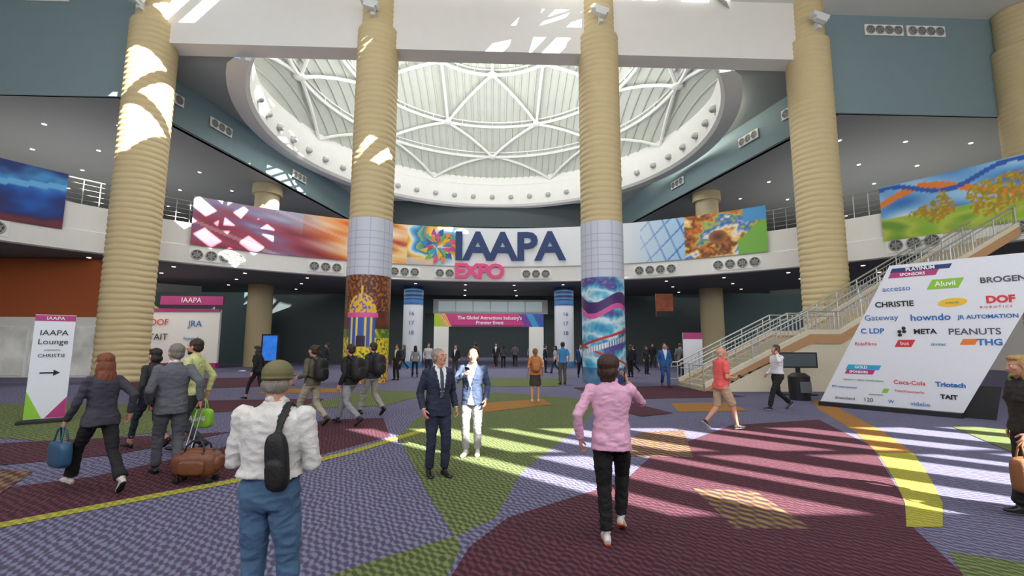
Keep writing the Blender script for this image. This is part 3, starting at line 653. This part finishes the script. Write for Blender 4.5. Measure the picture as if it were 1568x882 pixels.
def main_col(u,v):
    W_=hx('#e9ebee')
    if u<.345:
        x=u*12.9; y=v
        q=nz(x*.55-y*1.6,y*3.2+x*.9,1)*.75+.5+.2*nz(x*1.5,y*9+x*2.5,2)
        a=pal(P1,q*.8+.1*(v>.5)); b_=pal(P2,q); t=max(0,min(1,(u-.17+v*.05)/.07)); c=lerp(a,b_,t)
        if v>.8-u*2.2 and u<.16: c=lerp(c,hx('#b4bcd4'),max(0,min(.85,(v-.8+u*2.2)*1.6))) if v>.35 else c
        if abs((y+x*.33)%1-.5)<.04: c=lerp(c,hx('#f4d8dc'),.4)
        if u>.3 and v<.5 and y+.4<(u-.27)*12: c=lerp(c,hx('#f8d070'),.5)
        return c
    if u<.455:
        cx,cy=.40,.45; dx=(u-cx)*13; dy=(v-cy); an=math.atan2(dy,dx)/(2*pi); rr=math.hypot(dx,dy)
        q=(an*3+rr*1.4+nz(u*40,v*4,3)*.3)%1
        c=pal(P3,q)
        if v<.18: c=lerp(c,hx('#e8ecf0'),.6)
        return lerp(c,W_,max(0,min(1,(u-.44)/.015)))
    if u<.76: return W_
    if u<.87:
        t=(u-.76)/.11; c=lerp(W_,hx('#9cc8ea'),t*.9)
        if (abs((u*40+v*1.2)%1-.5)<.06 or abs((u*28-v*2.2)%1-.5)<.06) and t>.3: c=lerp(c,hx('#3a6ac0'),min(1,t)*.8)
        return c
    cx,cy=.925,.45; dx=(u-cx)*13; dy=(v-cy); an=math.atan2(dy,dx)/(2*pi); rr=math.hypot(dx*.8,dy)
    c=pal(P4,(an+rr*1.3+nz(u*45,v*5,5)*.45+nz(u*150,v*14,6)*.2)%1)
    if rr<.16: c=lerp(hx('#4a2c20'),hx('#c87a3a'),rr*5)
    if u>.955 and v<.3+.5*(u-.955)/.045: c=hx('#7ab648')
    if u>.965 and v>.7: c=hx('#4a9ad0')
    return c
RBN=RB-.06
paint('mezzanine_banner',620,36,lambda u,v: ap(-43.3+86*u,RBN,7.02+2.7*v),main_col)
NAVY=mat('print_navy','#1e3a6e',.5,var=.03); PINK=mat('print_pink','#f04c90',.5,var=.03)
def onarc(phi,r,z): return Matrix.Translation(ap(phi,r,z))@Matrix.Rotation(R(-phi),4,'Z')@Matrix.Rotation(R(90),4,'X')
sg_=empty('expo_sign_lettering')
for ch,p in zip('IAAPA',(-5.2,-2.0,2.2,6.2,10.2)): text('letter',ch,onarc(p,RBN-.06,8.32),2.72,NAVY,sg_,ext=.04,bold=.085,sx=1.05)
for ch,p in zip('EXPO',(-5.0,-3.1,-1.1,1.0)): text('letter',ch,onarc(p,RBN-.16,6.62),1.38,PINK,sg_,ext=.03,bold=.05,sx=1.1)
S=Soup(); cols=['#2a8ac8','#f0c030','#7ab648','#e8488a','#f08a30','#1f5ca8','#c03a8a','#38b0a0']
for c_ in cols: mat('print_'+c_[1:],c_,.5)
Mx=onarc(-8.6,RBN-.05,8.35)
for i in range(12):
    a=2*pi*i/12; c_=cols[i%8]
    for (r0,r1,da) in((.25,.95,.42),(.7,1.3,.30)):
        aa=a+(.26 if r0>.5 else 0); S.add([Mx@V((r0*cos(aa-.1),r0*sin(aa-.1),.02*(r0>.5))),Mx@V((r1*cos(aa),r1*sin(aa),.02*(r0>.5))),Mx@V((r1*.75*cos(aa+da),r1*.75*sin(aa+da),.02*(r0>.5)))],[(0,1,2)],'print_'+cols[(i+(3 if r0>.5 else 0))%8][1:])
mk('pinwheel_logo',S,{})
def left_col(u,v):
    c=pal([hx(q) for q in('#5a2a40','#7a3034','#3a2a60','#1a3a80','#1f58b0','#2a70c8','#4a9ad8','#1f3a78')],.05+v*1.05+.35*nz(u*5,v*3,2)+.1*nz(u*20,v*8))
    if abs(v-.55-.5*(u-.6))<.05: c=hx('#6ab8ec')
    return c
paint('mezzanine_banner',200,30,lambda u,v: ap(-78+22.5*u,RBN,6.85+2.6*v),left_col)
def tree_col(u,v):
    if v<.42+.08*nz(u*4,0,1): c=pal([hx('#8ab83c'),hx('#b8c84a'),hx('#6a9a34')],.5+nz(u*8,v*5))
    else: c=pal([hx('#3a78c0'),hx('#8ac0e8'),hx('#e8eef4')],.4+nz(u*5,v*3,4))
    if abs(v-.66-.2*sin(u*9))<.06: c=hx('#e8822a')
    if abs(v-.84-.12*sin(u*14+1))<.04: c=hx('#2a5cb0')
    for tx,ty,tr in((.22,.42,.22),(.42,.48,.3),(.6,.5,.34),(.76,.4,.22)):
        d=math.hypot((u-tx)*2.9,(v-ty)*1.0)
        if d<tr+.12*nz(u*14,v*6,7) and nz(u*60,v*20,9)>-.2: c=pal([hx('#d0b030'),hx('#8a8a28'),hx('#c8842a'),hx('#a8b038')],.5+nz(u*50,v*16,11))
    if u>.55 and v>.72-.2*(u-.55): c=lerp(c,hx('#f0902a'),.85)
    return c
paint('mezzanine_banner',240,36,lambda u,v: ap(55.3+22.7*u,RBN,6.75+2.7*v),tree_col)
# ------------------------------------------------------------ columns
def ribcol(S,x,y,z0,z1,r,m):
    per=.275; n=int((z1-z0)/per); k=48; pr=[]
    for i in range(n):
        z=z0+(z1-z0)*i/n; h_=(z1-z0)/n; pr+=[(r*.955,z),(r*.992,z+.18*h_),(r*1.0,z+.5*h_),(r*.985,z+.85*h_)]
    pr.append((r*.955,z1)); vs=[];fs=[]
    for (q,z) in pr:
        for i in range(k):
            a=2*pi*i/k; dz=.05*nz(cos(a)*1.3+x,sin(a)*1.3,z*.4); vs.append((x+q*cos(a),y+q*sin(a),z+dz))
    for j in range(len(pr)-1):
        for i in range(k):
            a=j*k+i;b_=j*k+(i+1)%k; fs.append((a,b_,b_+k,a+k))
    fs.append(tuple((len(pr)-1)*k+i for i in range(k)))
    S.add(vs,fs,m)
def cyl_col(name,x,y,r,z0,z1,nu,nv,colf,parent=None):
    return paint(name,nu,nv,lambda u,v:(x+r*sin(2*pi*u),y-r*cos(2*pi*u),z0+(z1-z0)*v),colf,parent)
def art_left(u,v):
    w=((u+.5)%1-.5)*2*pi*1.0; z=v*4.8
    c=lerp(hx('#4a2418'),hx('#7a3c24'),.5+nz(w*2,z*2))
    if z>3.2 and nz(w*9,z*7,3)>.12: c=hx('#a86a30')
    if z<2.4: c=pal([hx('#3a6a2a'),hx('#6a8a30'),hx('#e0c828')],.5+nz(w*5,z*5))
    if z<2.0 and nz(w*9,z*9,2)>-.08: c=hx('#f4d020')
    if z<1.0 and nz(w*9,z*9,5)>.08: c=hx('#b83a74')
    if 1.6<z<3.3 and abs(w)<.62: 
        c=hx('#3a5ab0') if abs(w)%.25<.14 else hx('#f4d84a')
        if z<2.1 and abs(w)<.2: c=hx('#2a1a3a')
    if z>3.0 and (w/.68)**2+((z-3.0)/.95)**2<1: c=hx('#f0c020') if nz(w*8,z*8,8)>-.1 else hx('#7a5ab0')
    if 2.9<z<3.1 and abs(w)<.74: c=hx('#e85a9a')
    if abs(w)<.05 and 3.9<z<4.3: c=hx('#f0c020')
    return c
def art_right(u,v):
    w=((u+.5)%1-.5)*2*pi; z=v*4.8
    c=pal([hx(q) for q in('#2a8ac0','#6cc0dc','#e4f0f4','#3aa0cc','#5a3a8a','#8ad0e0')],.5+.7*nz(w*.8+z*.3,z*1.4,3)+.15*nz(w*5,z*5,1))
    if abs(z-3.6-.25*sin(w*2.4))<.28: c=hx('#4a2a6a')
    if abs(z-3.25-.25*sin(w*2.4+.3))<.12: c=hx('#d85aa0')
    if abs(z-2.1-.3*w)<.06 or abs(z-1.2+.35*w)<.05: c=hx('#c8302a')
    if abs(z-1.75-.3*w)<.12: c=hx('#f0f4f4') if (w*8)%1>.3 else hx('#2a6a9a')
    if z<.7: c=lerp(c,hx('#1f4a7a'),.6)
    return c
def grid_col(u,v):
    w=((u+.5)%1-.5)*2*pi; z=v*2.6
    return hx('#a8aec4') if ((w+10)%.33<.03 or z%.33<.03) else hx('#ccd0dc')
mat('lamp_housing','#d8dcdc',.4)
for i,x in enumerate((-16.35,-5.5,5.5,16.35)):
    e=empty('lobby_column',(0,0,0)); S=Soup(); 
    ribcol(S,x,21.5,0 if i in(0,3) else 7.4,17.1,1.0,'t'); ribcol(S,x,21.45,17.1,19.6,.8,'t')
    mk('wrap',S,{'t':TAN},e,smooth=True)
    if i in(1,2):
        cyl_col('artwork_wrap',x,21.5,1.0,0,4.8,200,160,art_left if i==1 else art_right,e); cyl_col('grid_wrap',x,21.5,1.01,4.8,7.45,180,80,grid_col,e)
    S=Soup(); S.obox((x-.15,20.25,17.75),(.8,.35,.22),'lamp_housing',rot=Matrix.Rotation(R(18),3,'Y')); S.box((x-.15,20.4,17.3),(x+.05,20.8,17.7),'lamp_housing'); S.obox((x-.15,20.2,17.55),(.55,.25,.16),'lamp_housing',rot=Matrix.Rotation(R(18),3,'Y'))
    mk('uplight',S,{},e)
for x in(27.6,-27.6):
    S=Soup(); ribcol(S,x,21.3,0,17.1,1.1,'t'); ribcol(S,x,21.3,17.1,19.2,.9,'t'); mk('lobby_column',S,{'t':TAN},smooth=True)
for x in(-17.2,17.2):
    S=Soup(); S.tube([(x,35,0),(x,35,13.7)],.85,'t',n=40,cap=0); S.tube([(x,35,13.0),(x,35,13.7)],1.05,'t',n=40,cap=0); mk('rear_column',S,{'t':mat('paint_tan','#b8aa86',.6,var=.04)},smooth=False)
def num_col(u,v):
    if v>.82: return hx('#1c2c5a') if (v*40)%1>.2 else hx('#4a8ac0')
    if v<.07: return hx('#3a8ac8')
    if v>.75: return hx('#3a78b8')
    return hx('#dce2ec')
for x in(-5.7,5.6):
    e=empty('banner_column'); cyl_col('wrap',x,34.5,.72,0,6.0,48,60,num_col,e)
    for n_,z in(('16',3.9),('17',3.2),('18',2.5)): text('number',n_,frame((x,33.74,z),(1,0,0),(0,0,1)),.42,mat('print_slate','#4a5a84',.5),e)
    text('label','Expo Show Floor',frame((x,33.72,4.65),(1,0,0),(0,0,1)),.17,NAVY,e)
# ------------------------------------------------------------ rear lower level
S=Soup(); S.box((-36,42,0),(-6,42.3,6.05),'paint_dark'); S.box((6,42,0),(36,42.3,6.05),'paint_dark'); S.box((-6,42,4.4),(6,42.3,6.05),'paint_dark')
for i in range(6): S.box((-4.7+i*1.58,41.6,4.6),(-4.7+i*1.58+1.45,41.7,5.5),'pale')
S.box((-5.2,41.7,4.4),(5.2,42,5.7),'frame_white')
mk('wall_rear_entrance',S,{'pale':mat('transom_glass','#b8c8cc',.3,emis=.35)})
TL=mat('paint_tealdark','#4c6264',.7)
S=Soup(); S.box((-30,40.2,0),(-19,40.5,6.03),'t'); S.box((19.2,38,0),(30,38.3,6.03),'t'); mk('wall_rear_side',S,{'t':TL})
S=Soup(); S.box((-36,24,0),(-19.6,24.3,3.0),'frame_white'); S.box((-36,24,3.0),(-19.6,24.3,6.0),'paint_orange'); 
for i in range(9): S.box((-35+i*1.75,23.93,.1),(-35+i*1.75+1.5,24.0,2.5),'gl')
mk('wall_storefront',S,{'gl':mat('shop_glass_glow','#a8a8a4',.15,emis=.4,var=.6,scale=1.2)})  # emission added to the glass to brighten the storefront, not a lamp
e=empty('entrance_portal'); 
def portal_col(u,v):
    q=u+.06*(v-.5)
    if q<.07: return hx('#a8c838')
    if q<.13: return hx('#e8e040') if (q*60)%1<.5 else hx('#e84a8a')
    if q<.80: return hx('#c83a82') if v>.12 else hx('#8a2a6a')
    if q<.87: return hx('#6a3a9a')
    if q<.93: return hx('#2a9ad0')
    return hx('#3a50a8')
paint('header',160,20,lambda u,v:(-4.2+8.3*u,35.0,3.0+.98*v),portal_col,e)
S=Soup(); S.box((-4.2,35.02,3.0),(4.1,35.3,3.98),'frame_white'); S.box((-4.2,35,0),(-3.1,35.3,3.0),'frame_white'); S.box((3.0,35,0),(4.1,35.3,3.0),'frame_white'); mk('frame',S,{},e)
text('lettering',"The Global Attractions Industry's\nPremier Event",frame((0,34.96,3.48),(1,0,0),(0,0,1)),.36,PWT,e,bold=.008)
e=empty('sponsor_wall'); S=Soup(); S.box((-31,32.5,.3),(-18.6,32.7,4.0),'frame_white'); S.add([(-26,32.45,4.0),(-22.6,32.45,4.0),(-25.6,32.45,5.9)],[(0,1,2)],'lm'); S.box((-31,32.4,3.85),(-18.6,32.48,4.05),'pk'); S.box((-22.5,32.2,4.3),(-18.3,32.35,4.9),'pk')
S.box((-31,32.4,.0),(-18.6,32.8,.35),'pk')
mk('panel',S,{'lm':MATS['fabric_lime'],'pk':mat('print_magenta','#b0387a',.5)},e)
GR=mat('print_grey','#4a4c52',.5); RED=mat('print_red','#d8303a',.5); BLU=mat('print_blue','#2a6ab4',.5); ORG=mat('print_orange','#e87a30',.5); BLK=mat('print_black','#1c1c20',.5); GRN=mat('print_green','#4aa050',.5); YEL=mat('print_yellow','#f0c028',.5)
for t,x,z,s,m in(('DOF',-22.6,3.1,.6,RED),('JRA',-20.2,3.0,.6,BLU),('TAIT',-22.6,2.1,.6,BLK),('peanuts',-24.6,3.1,.4,GR),('META',-24.8,2.1,.4,BLK),('howndo',-20.3,2.0,.35,BLU),('SLIDE',-24.6,1.3,.4,GR),('THG',-20.6,1.3,.4,ORG),('IAAPA',-20.4,4.6,.5,PWT)):
    text('logo',t,frame((x,32.15 if z>4.2 else 32.42,z),(1,0,0),(0,0,1)),s,m,e)
# right sponsor sign
e=empty('sponsor_sign'); A=B(9.23,14.0); Bq=B(11.2,11.66); ex=(Bq-A).normalized(); Wd=(Bq-A).length; SH=1.9; HT=3.95; nrm=ex.cross(V((0,0,1)))
def sp(w,z,o=0.): return A+ex*(w+SH*(z-.12)/(HT-.12))+V((0,0,z))+nrm*o
S=Soup(); q=[sp(0,.12,.05),sp(Wd,.12,.05),sp(Wd,HT,.05),sp(0,HT,.05)]; q2=[p-nrm*.1 for p in q]
S.add(q+q2,[(0,1,2,3),(7,6,5,4),(0,4,5,1),(1,5,6,2),(2,6,7,3),(3,7,4,0)],'pw')
S.add([sp(Wd*.95,0,-.06),sp(Wd*1.2,0,-.06),sp(Wd*1.12,.8,-.06),sp(Wd*.95,.8,-.06)],[(0,1,2,3)],'dk'); 
S.obox(A+ex*Wd*.5+V((0,0,.06)),(Wd*1.0,.5,.12),'dk',rot=Matrix((ex,-nrm,V((0,0,1)))).transposed())
KZ=.96
for w0,w1,z0,z1,m in((.1,1.3,3.9,4.02,'nv'),(.12,1.1,3.75,3.9,'pk2'),(.22,.98,1.13,1.27,'cy'),(.25,.9,1.0,1.13,'pk2'),(1.08,1.68,3.36,3.62,'lm'),(1.05,1.4,1.8,2.0,'rd'),(2.3,2.57,1.87,2.02,'og'),(1.3,1.42,.5,.62,'lm')):
    S.add([sp(w0,z0*KZ,.056),sp(w1,z0*KZ,.056),sp(w1,z1*KZ,.056),sp(w0,z1*KZ,.056)],[(0,1,2,3)],m)
S.add([sp(1.72+.27*cos(t),2.98*KZ+.11*sin(t),.056) for t in [k*pi/12 for k in range(24)]],[tuple(range(24))],'yl')
mk('board',S,{'pw':mat('sign_white','#e2e5ee',.5,var=.02),'dk':BLK,'nv':NAVY,'pk2':MATS['print_magenta'],'cy':mat('print_cyan','#2aa4d0',.5),'lm':MATS['fabric_lime'],'yl':YEL,'rd':RED,'og':ORG},e)
PW=PWT
for t,w,z,s,m,bo in(('PLATINUM',.7,3.96,.14,PW,.004),('SPONSORS',.6,3.82,.12,PW,.003),('accesso',.42,3.44,.22,BLU,0),('Aluvii',1.38,3.49,.2,PW,.003),('BROGENT',2.45,3.5,.22,GR,.004),('CHRISTIE',.55,3.0,.23,BLK,.005),('crayola',1.72,2.98,.1,GRN,0),('DOF',2.55,3.0,.27,RED,.01),('R O B O T I C S',2.55,2.82,.09,RED,0),
  ('Gateway',.42,2.63,.24,BLU,0),('howndo',1.45,2.6,.27,BLU,.004),('JR AUTOMATION',2.5,2.58,.15,BLU,.003),('C LDP',.38,2.25,.22,BLU,.004),('META',1.5,2.22,.2,BLK,.006),('PEANUTS',2.42,2.2,.25,GR,.002),
  ('RideFilms',.38,1.88,.15,RED,0),('bus',1.22,1.9,.15,PW,0),('simtec',1.9,1.88,.13,BLU,0),('THG',2.80,1.93,.24,BLU,.006),('GOLD',.55,1.2,.12,PW,.003),('SPONSORS',.55,1.06,.10,PW,.003),
  ('betson + rabkin productions',.75,.83,.09,GRN,0),('Coca-Cola',1.75,.82,.17,RED,.002),('Triotech',2.55,.82,.18,BLU,.006),('EPS International',.4,.6,.10,BLU,0),('amusement',1.2,.44,.08,GRN,0),('PolinWaterparks',1.85,.58,.1,RED,0),('TAIT',2.65,.5,.17,BLK,.006),('dreamland',.55,.27,.13,GR,0),('120',1.1,.27,.17,GR,0),('W',1.6,.27,.14,BLU,0),('videlio',2.2,.26,.17,BLU,0)):
    text('logo',t,frame(sp(w,z*KZ,.06),ex,(0,0,1)),s*.88,m,e,ext=.002,bold=bo)
S=Soup()
for dx,dz in((0,0),(.1,.0),(.05,.09),(.05,-.09)): S.ell(sp(.98+dx,2.14+dz,.055),.045,'b',n=10,k=6)
mk('logo_dots',S,{'b':BLK},e)
e=empty('standing_sign'); c0=B(-10.4,10.5); Mz=Matrix.Translation(c0)@Matrix.Rotation(R(38),4,'Z')
S=Soup(); S.obox((0,0,1.24),(.66,.05,2.3),'w'); S.box((-.42,-.22,0),(.42,.22,.06),'b'); S.box((-.33,-.03,2.25),(.33,-.027,2.38),'p'); S.add([(-.33,-.03,.1),(-.05,-.03,.1),(-.33,-.03,.7)],[(0,1,2)],'l'); S.add([(.33,-.03,.1),(.0,-.03,.1),(.33,-.03,.55)],[(0,2,1)],'p')
S.box((-.16,-.03,1.075),(.1,-.027,1.105),'b'); S.add([(.06,-.03,1.02),(.17,-.03,1.09),(.06,-.03,1.16)],[(0,1,2)],'b')
mk('board',S,{'w':MATS['sign_white'],'b':BLK,'p':MATS['print_magenta'],'l':MATS['fabric_lime']},e); 
e.matrix_world=Mz
for t,z,s,m in(('IAAPA',2.31,.11,PW),('IAAPA',1.98,.17,BLK),('Lounge',1.78,.17,BLK),('presented by',1.6,.05,GR),('CHRISTIE',1.47,.11,BLK)):
    o=text('lettering',t,frame((0,-.035,z),(1,0,0),(0,0,1)),s,m,None,ext=.001); o.parent=e
S=Soup(); S.box((-.55,-.15,0),(.55,.15,2.3),'b'); S.box((-.45,-.16,.6),(.45,-.155,2.2),'s'); mk('information_kiosk',S,{'b':BLK,'s':mat('screen_blue','#2a6ac0',.3,emis=.8,var=.5,scale=3)},loc=B(-15.6,30),rotz=0)
S=Soup(); S.tube([(0,0,0),(0,0,.75)],[.3,.32],'b',n=24,cap=0); S.tube([(0,0,.75),(0,0,.86)],[.33,.18],'b',n=24,cap=0); S.box((-.18,-.34,.25),(.18,-.315,.6),'w'); mk('trash_bin',S,{'b':BLK,'w':MATS['metal_grey']},loc=B(9.35,15.2))
S=Soup(); S.box((-.45,-.03,.3),(.45,.03,2.3),'w'); S.box((-.45,-.035,2.0),(.45,-.031,2.3),'p'); S.box((-.5,-.2,0),(.5,.2,.06),'b'); S.box((-.04,-.02,0),(.04,.02,.4),'b')
mk('poster_stand',S,{'w':MATS['sign_white'],'p':MATS['print_magenta'],'b':BLK},loc=B(8.4,21.5))
S=Soup(); S.box((-.7,-.06,.95),(.7,.06,1.5),'b'); S.box((-.65,-.065,1.0),(.65,-.061,1.45),'g'); S.box((-.06,-.05,0),(.06,.05,.95),'b'); S.box((-.5,-.25,0),(.5,.25,.05),'b'); mk('display_monitor',S,{'b':BLK,'g':mat('screen_grey','#5a6266',.2)},loc=B(10.2,16.6))
S=Soup(); S.box((-.6,0,3.6),(.6,.1,5.2),'o'); S.box((-.6,-.01,3.6),(.6,0,4.0),'k'); mk('hanging_poster',S,{'o':mat('poster_rust','#a85a38',.6,var=.6,scale=3),'k':BLK},loc=B(10.5,31.5))
# ------------------------------------------------------------ staircase
S=Soup(); y0,y1=17.3,19.9
def flight(x,z,n,run,rise):
    for i in range(n):
        z+=rise; S.box((x,y0+.12,z-rise*1.0-.12),(x+run+.03,y1-.12,z),'st'); x+=run
    return x,z
xa,za=8.3,0; xb,zb=flight(xa,za,12,.35,.171)
S.box((xb,y0+.12,zb-.3),(xb+1.2,y1-.12,zb),'st'); xc,zc_=xb+1.2,zb
xd,zd=flight(xc,zc_,31,.290,.163)
FB=[(0,1,2,3),(7,6,5,4),(0,4,5,1),(1,5,6,2),(2,6,7,3),(3,7,4,0)]
def slab(pl,ya,yb,m): S.add([(a,yy,b) for yy in(ya,yb) for a,b in pl],FB,m)
for y_ in(y0,y1-.12):
    for (p0,q0,p1,q1) in((xa,za,xb,zb),(xb,zb,xc,zc_),(xc,zc_,xd,zd)):
        slab([(p0,q0-.25 if q0>0 else 0),(p1,q1-.25),(p1,q1+.22),(p0,q0+.22)],y_,y_+.12,'or')
        slab([(p0,q0+.12),(p1,q1+.12),(p1,q1+.3),(p0,q0+.3)],y_-.01,y_+.13,'bg')
for yy,rev in((y0+.03,1),(y1-.03,-1)):
    P=[(xa+.8,yy,0),(xc+2.6,yy,0),(xc+2.6,yy,zc_+1.25),(xc,yy,zc_-.2),(xb,yy,zb-.2),(xa+.8,yy,.2)]
    S.poly(P[::rev],'bg')
S.box((xc+2.5,y0+.03,0),(xc+2.6,y1-.03,zc_+1.2),'bg')
for y_ in(y0+.06,(y0+y1)/2,y1-.06):
    nodes=[(xa-.4,za),(xa,za),(xb,zb),(xc,zc_),(xd,zd),(xd+.6,zd)]
    for hgt,r_ in((1.0,.035),(.82,.02),(.3,.015)):
        S.tube([(a,y_,b+hgt) for a,b in nodes],r_,'rail_steel',n=6,cap=0)
    for (p0,q0),(p1,q1) in zip(nodes[1:-1],nodes[2:]):
        n=max(1,int((p1-p0)/.16))
        for i in range(n):
            t=i/n; xx=p0+(p1-p0)*t; zz=q0+(q1-q0)*t; S.tube([(xx,y_,zz),(xx,y_,zz+(1.0 if i%6==0 else .82))],.028 if i%6==0 else .010,'rail_steel',n=5,cap=0)
mk('staircase',S,{'st':mat('stair_beige','#c8bca0',.7),'or':mat('stair_orange','#c09468',.7),'bg':mat('stair_cream','#ddd2b8',.7)})
def chair(loc,rz):
    S=Soup(); S.ell((0,0,.44),(.22,.22,.04),'g',e=.5); S.ell((0,-.21,.70),(.2,.025,.2),'g',e=.5)
    for a,b_ in((-1,-1),(1,-1),(-1,1),(1,1)): S.tube([(a*.17,b_*.17,.42),(a*.21,b_*.22,0)],.014,'m',n=6,cap=0)
    for a in(-1,1): S.tube([(a*.15,-.19,.44),(a*.16,-.22,.6)],.012,'m',n=6,cap=0)
    mk('cafe_chair',S,{'g':mat('plastic_green','#7ab030',.5),'m':MATS['metal_grey']},smooth=True,loc=loc,rotz=R(rz))
chair(B(15.6,14.3),158); chair(B(16.9,14.2),-62); chair(B(14.2,12.4),100)
S=Soup(); S.tube([(0,0,.72),(0,0,.75)],.42,'w',n=28,cap=0); S.tube([(0,0,0),(0,0,.72)],.035,'m',n=10,cap=0); S.tube([(0,0,0),(0,0,.03)],.25,'m',n=20,cap=0); mk('cafe_table',S,{'w':WHITE,'m':MATS['metal_grey']},loc=B(16.0,13.2))
S=Soup()
def dl(x,y,z,r=.10): 
    S.tube([(x,y,z-.02),(x,y,z-.06)],r,'lamp_glow',n=10,cap=0); S.tube([(x,y,z),(x,y,z-.05)],r*1.35,'frame_white',n=10,cap=0)
for sg in(-1,1):
    for x_ in(20.5,24.5,28.5,33):
        for y_ in(25,28.5,32,36,40.5): dl(sg*x_,y_,13.7)
for x_ in range(-12,13,3):
    for y_ in(48,51,54): dl(x_,y_,13.7,.13)
mk('recessed_downlights',S,{})
S=Soup()
for r_ in(25.5,29,33): 
    for p in range(-60,61,8): 
        q=ap(p,r_,6.02)
        if q.y<41 : dl(q.x,q.y,6.03,.09)
mk('recessed_downlights',S,{})
# ------------------------------------------------------------ lights
def sun(d,e_,col=(1,.96,.88)):
    l=bpy.data.lights.new('sun','SUN'); l.energy=e_; l.angle=R(.3); l.color=col; o=bpy.data.objects.new('sun',l); link(o); o.rotation_euler=V(d).to_track_quat('-Z','Y').to_euler()
cE=math.cos(math.atan(.8)); sE=math.sin(math.atan(.8)); sun((-.707*cE,.707*cE,-sE),28)
def area(name,loc,d,sx,sy,e_,col=(1,1,1)):
    l=bpy.data.lights.new(name,'AREA'); l.shape='RECTANGLE'; l.size=sx; l.size_y=sy; l.energy=e_; l.color=col
    o=bpy.data.objects.new(name,l); link(o); o.location=loc; o.rotation_euler=V(d).to_track_quat('-Z','Y').to_euler()
area('ambient_fill_top',(0,5,19.0),(0,.25,-1),34,12,2300,(.97,.98,1))  # unseen area light added as ambient fill from overhead
area('ambient_fill_rear',(0,-6.6,10),(0,1,.4),50,9,6500,(.97,.98,1))  # unseen area light behind the camera, added to fill surfaces facing it
area('dome_fill_up',(0,30,16.6),(0,.2,1),16,12,2600)  # unseen fill added to brighten the dome from below
area('dome_fill_down',(0,27.5,24.4),(0,0,-1),16,7,2700,(.97,.99,1))  # fill hidden behind the beam, added to brighten rotunda walls and banner
area('lobby_fill',(0,33,5.8),(0,-.1,-1),26,7,750,(1,.95,.88))  # broad area fill added for ambient light under the balcony
area('lobby_fill_west',(-24,29,5.8),(0,0,-1),12,7,450,(1,.95,.88)); area('lobby_fill_east',(23,29,5.8),(0,0,-1),10,7,280,(1,.95,.88))  # side fills added for ambient light on the lower level
for sg,nm in((-1,'west'),(1,'east')):
    area('mezzanine_fill_'+nm,(sg*26,31,13.5),(0,0,-1),12,14,500,(1,.96,.9)); area('mezzanine_fill_up_'+nm,(sg*27,31,8),(0,.2,1),12,14,550,(1,.97,.92))  # area fills added: one down onto the mezzanine, one up at its soffit
area('mezzanine_fill_up_north',(0,46,8.5),(0,.4,1),24,8,400)  # upward fill added to lighten the rear soffit, out of view
area('hall_lamp',(0,52,5.8),(0,0,-1),20,8,500)
w=bpy.data.worlds.new('sky'); scn.world=w; w.use_nodes=True; nt=w.node_tree; bgn=nt.nodes['Background']
st=nt.nodes.new('ShaderNodeTexSky'); st.sky_type='NISHITA'; st.sun_disc=False; st.sun_elevation=R(38.7); st.sun_rotation=R(135)
nt.links.new(st.outputs[0],bgn.inputs[0]); bgn.inputs[1].default_value=.25
